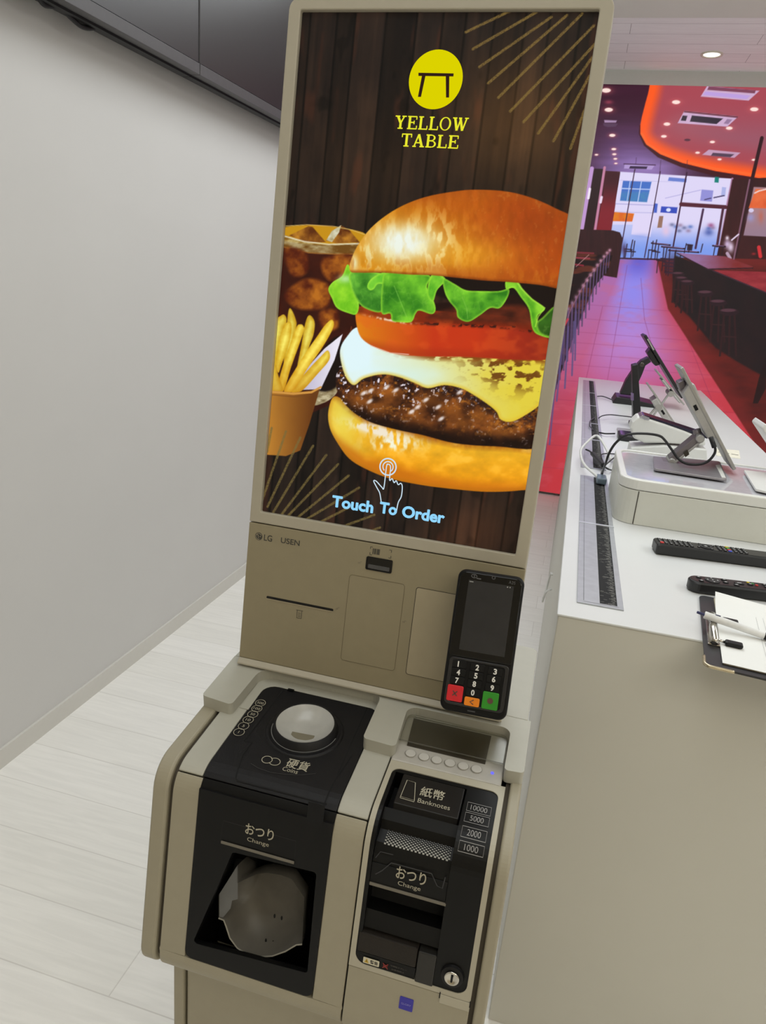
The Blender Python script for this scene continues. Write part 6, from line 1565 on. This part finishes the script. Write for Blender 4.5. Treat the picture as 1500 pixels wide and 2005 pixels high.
    q([(1476, 366), (1620, 372), (1620, 470), (1456, 461)], lambda x, y, d: mixc((166, 126, 132), (150, 122, 140), sst(410, 460, y))); q([(1480, 370), (1620, 374), (1620, 412), (1466, 407)], lambda x, y, d: mixc((210, 78, 36), (240, 120, 70), fbm(x*.06, y*.06, 18))); cv.line([(1478, 378), (1486, 374), (1502, 370)], 2.6, (236, 206, 200)); cv.disc(1471, 412, 5, 4, (216, 206, 236)); cv.blob(1470, 426, 7, 8, (150, 150, 206), .8); cv.blob(1490, 424, 5, 12, (190, 100, 80), .7)
    cv.line([(1492, 270), (1474, 346), (1440, 500)], 7, (50, 24, 30)); cv.line([(1468, 352), (1436, 512)], 3, (128, 88, 108))
    cv.line([(1486, 484), (1489, 502)], 7, (206, 50, 56)); cv.blob(1476, 497, 4, 2.4, (170, 40, 46), .8)
    cv.blob(1424, 478, 6, 8, (206, 180, 218), .95); cv.blob(1431, 484, 6, 10, (226, 206, 232), .95); cv.blob(1424, 466, 3.4, 4, (236, 222, 238), .95); cv.line([(1433, 470), (1446, 459)], 3, (222, 204, 228)); cv.line([(1424, 496), (1430, 506)], 6, (210, 184, 214), .8)
    # dining tables and chairs near the window
    K_ = (44, 26, 38)
    for a, b in (((1276, 476), (1312, 480)), ((1296, 483), (1340, 487)), ((1310, 490), (1368, 494)), ((1396, 481), (1420, 483))): cv.line([a, b], 3.2, K_); cv.line([(a[0]+2, a[1]-1), (b[0]-3, b[1]-1.2)], 1.2, (160, 120, 170), .8)
    for xx, yy, hh_ in ((1279, 472, 34), (1290, 480, 30), (1300, 486, 44), (1312, 488, 52), (1322, 494, 50), (1333, 496, 40), (1243, 472, 30), (1228, 478, 26), (1344, 477, 18), (1352, 480, 14), (1376, 478, 16), (1400, 484, 22), (1408, 484, 22), (1416, 484, 22)):
        cv.line([(xx, yy), (xx-4, yy+hh_)], 2.0, K_, .95)
    for a, b in (((1225, 492), (1244, 493)), ((1278, 492), (1292, 494)), ((1294, 506), (1340, 510)), ((1298, 520), (1338, 524)), ((1302, 532), (1330, 535)), ((1345, 479), (1356, 480))): cv.line([a, b], 2.4, K_, .9)
    q([(1346, 478), (1357, 479), (1355, 491), (1345, 490)], K_, .9)
    for xx, yy, w_, h_ in ((1232, 474, 14, 30), (1279, 474, 14, 34), (1298, 490, 16, 44), (1316, 494, 16, 44)):
        cv.line([(xx+w_*0.5, yy-4), (xx+w_*0.2, yy+h_*0.55)], 2.2, K_, .9); cv.line([(xx-w_*0.6, yy+h_*0.45), (xx+w_*0.4, yy+h_*0.5)], 2.4, K_, .9); cv.line([(xx-w_*0.6, yy+h_*0.45), (xx-w_*0.75, yy+h_)], 2.0, K_, .9); cv.line([(xx+w_*0.35, yy+h_*0.5), (xx+w_*0.25, yy+h_)], 2.0, K_, .9)
    for i in range(5): cv.line([(1296+i*2, 506+i*7), (1336-i*1.5, 509+i*7)], 2.0, (58, 36, 52), .8)
    cv.blob(1222, 488, 5, 12, (70, 48, 84), .8); cv.blob(1318, 515, 16, 22, (54, 38, 58), .55)
    # long tables with stools
    q([(1322, 500), (1388, 524), (1398, 529), (1500, 572), (1640, 630), (2400, 640), (2400, 900), (1640, 900), (1500, 740), (1440, 706), (1400, 680), (1350, 620), (1316, 590), (1318, 540)], lambda x, y, d: mixc((30, 25, 28), (42, 28, 30), fbm(x*.03, y*.03, 20)), f=2)
    q([(1326, 495), (1420, 502), (1474, 522), (1472, 527), (1386, 528)], lambda x, y, d: mixc((150, 118, 170), (128, 54, 62), sst(1350, 1450, x)+0.25*fbm(x*.08, y*.15, 22))); cv.line([(1326, 496), (1386, 527), (1474, 525)], 2, (40, 22, 30))
    q([(1396, 529), (1520, 533), (2400, 560), (2400, 640), (1640, 640), (1500, 572)], lambda x, y, d: mixc((122, 32, 42), (166, 60, 66), fbm(x*.04, y*.12, 24))); cv.line([(1396, 530), (1500, 573), (1640, 632)], 2.4, (64, 40, 52))
    for (a, b, s) in ((1329, 536, 12), (1336, 545, 12), (1347, 552, 13), (1382, 573, 16), (1407, 591, 17), (1428, 609, 19)):
        for dx in (-0.7, 0.1, 0.75): cv.line([(a+dx*s*.7, b), (a+dx*s*1.15-3, b+s*4.6)], 3.6, (50, 28, 31))
        cv.line([(a-s*.7, b+s*2.6), (a+s*.7, b+s*2.7)], 1.8, (58, 34, 36)); cv.disc(a, b+2, s, s*.40, (44, 28, 34)); cv.disc(a-2, b-1.5, s*.8, s*.17, (104, 66, 78), .65)
    q([(1500, 700), (1486, 740), (1474, 790), (1484, 790), (1500, 760)], (34, 22, 24), .9)
us = np.concatenate([np.linspace(-1.0, -0.2, 150)[:-1], np.linspace(-0.2, 1.4, 480), np.linspace(1.4, 2.2, 30)[1:]])
pic = panel('lit_picture', LF, us, np.linspace(0.02, 2.785, 700), 0.0, picture_mat('video_wall_picture', 1.0), led, paint_room)
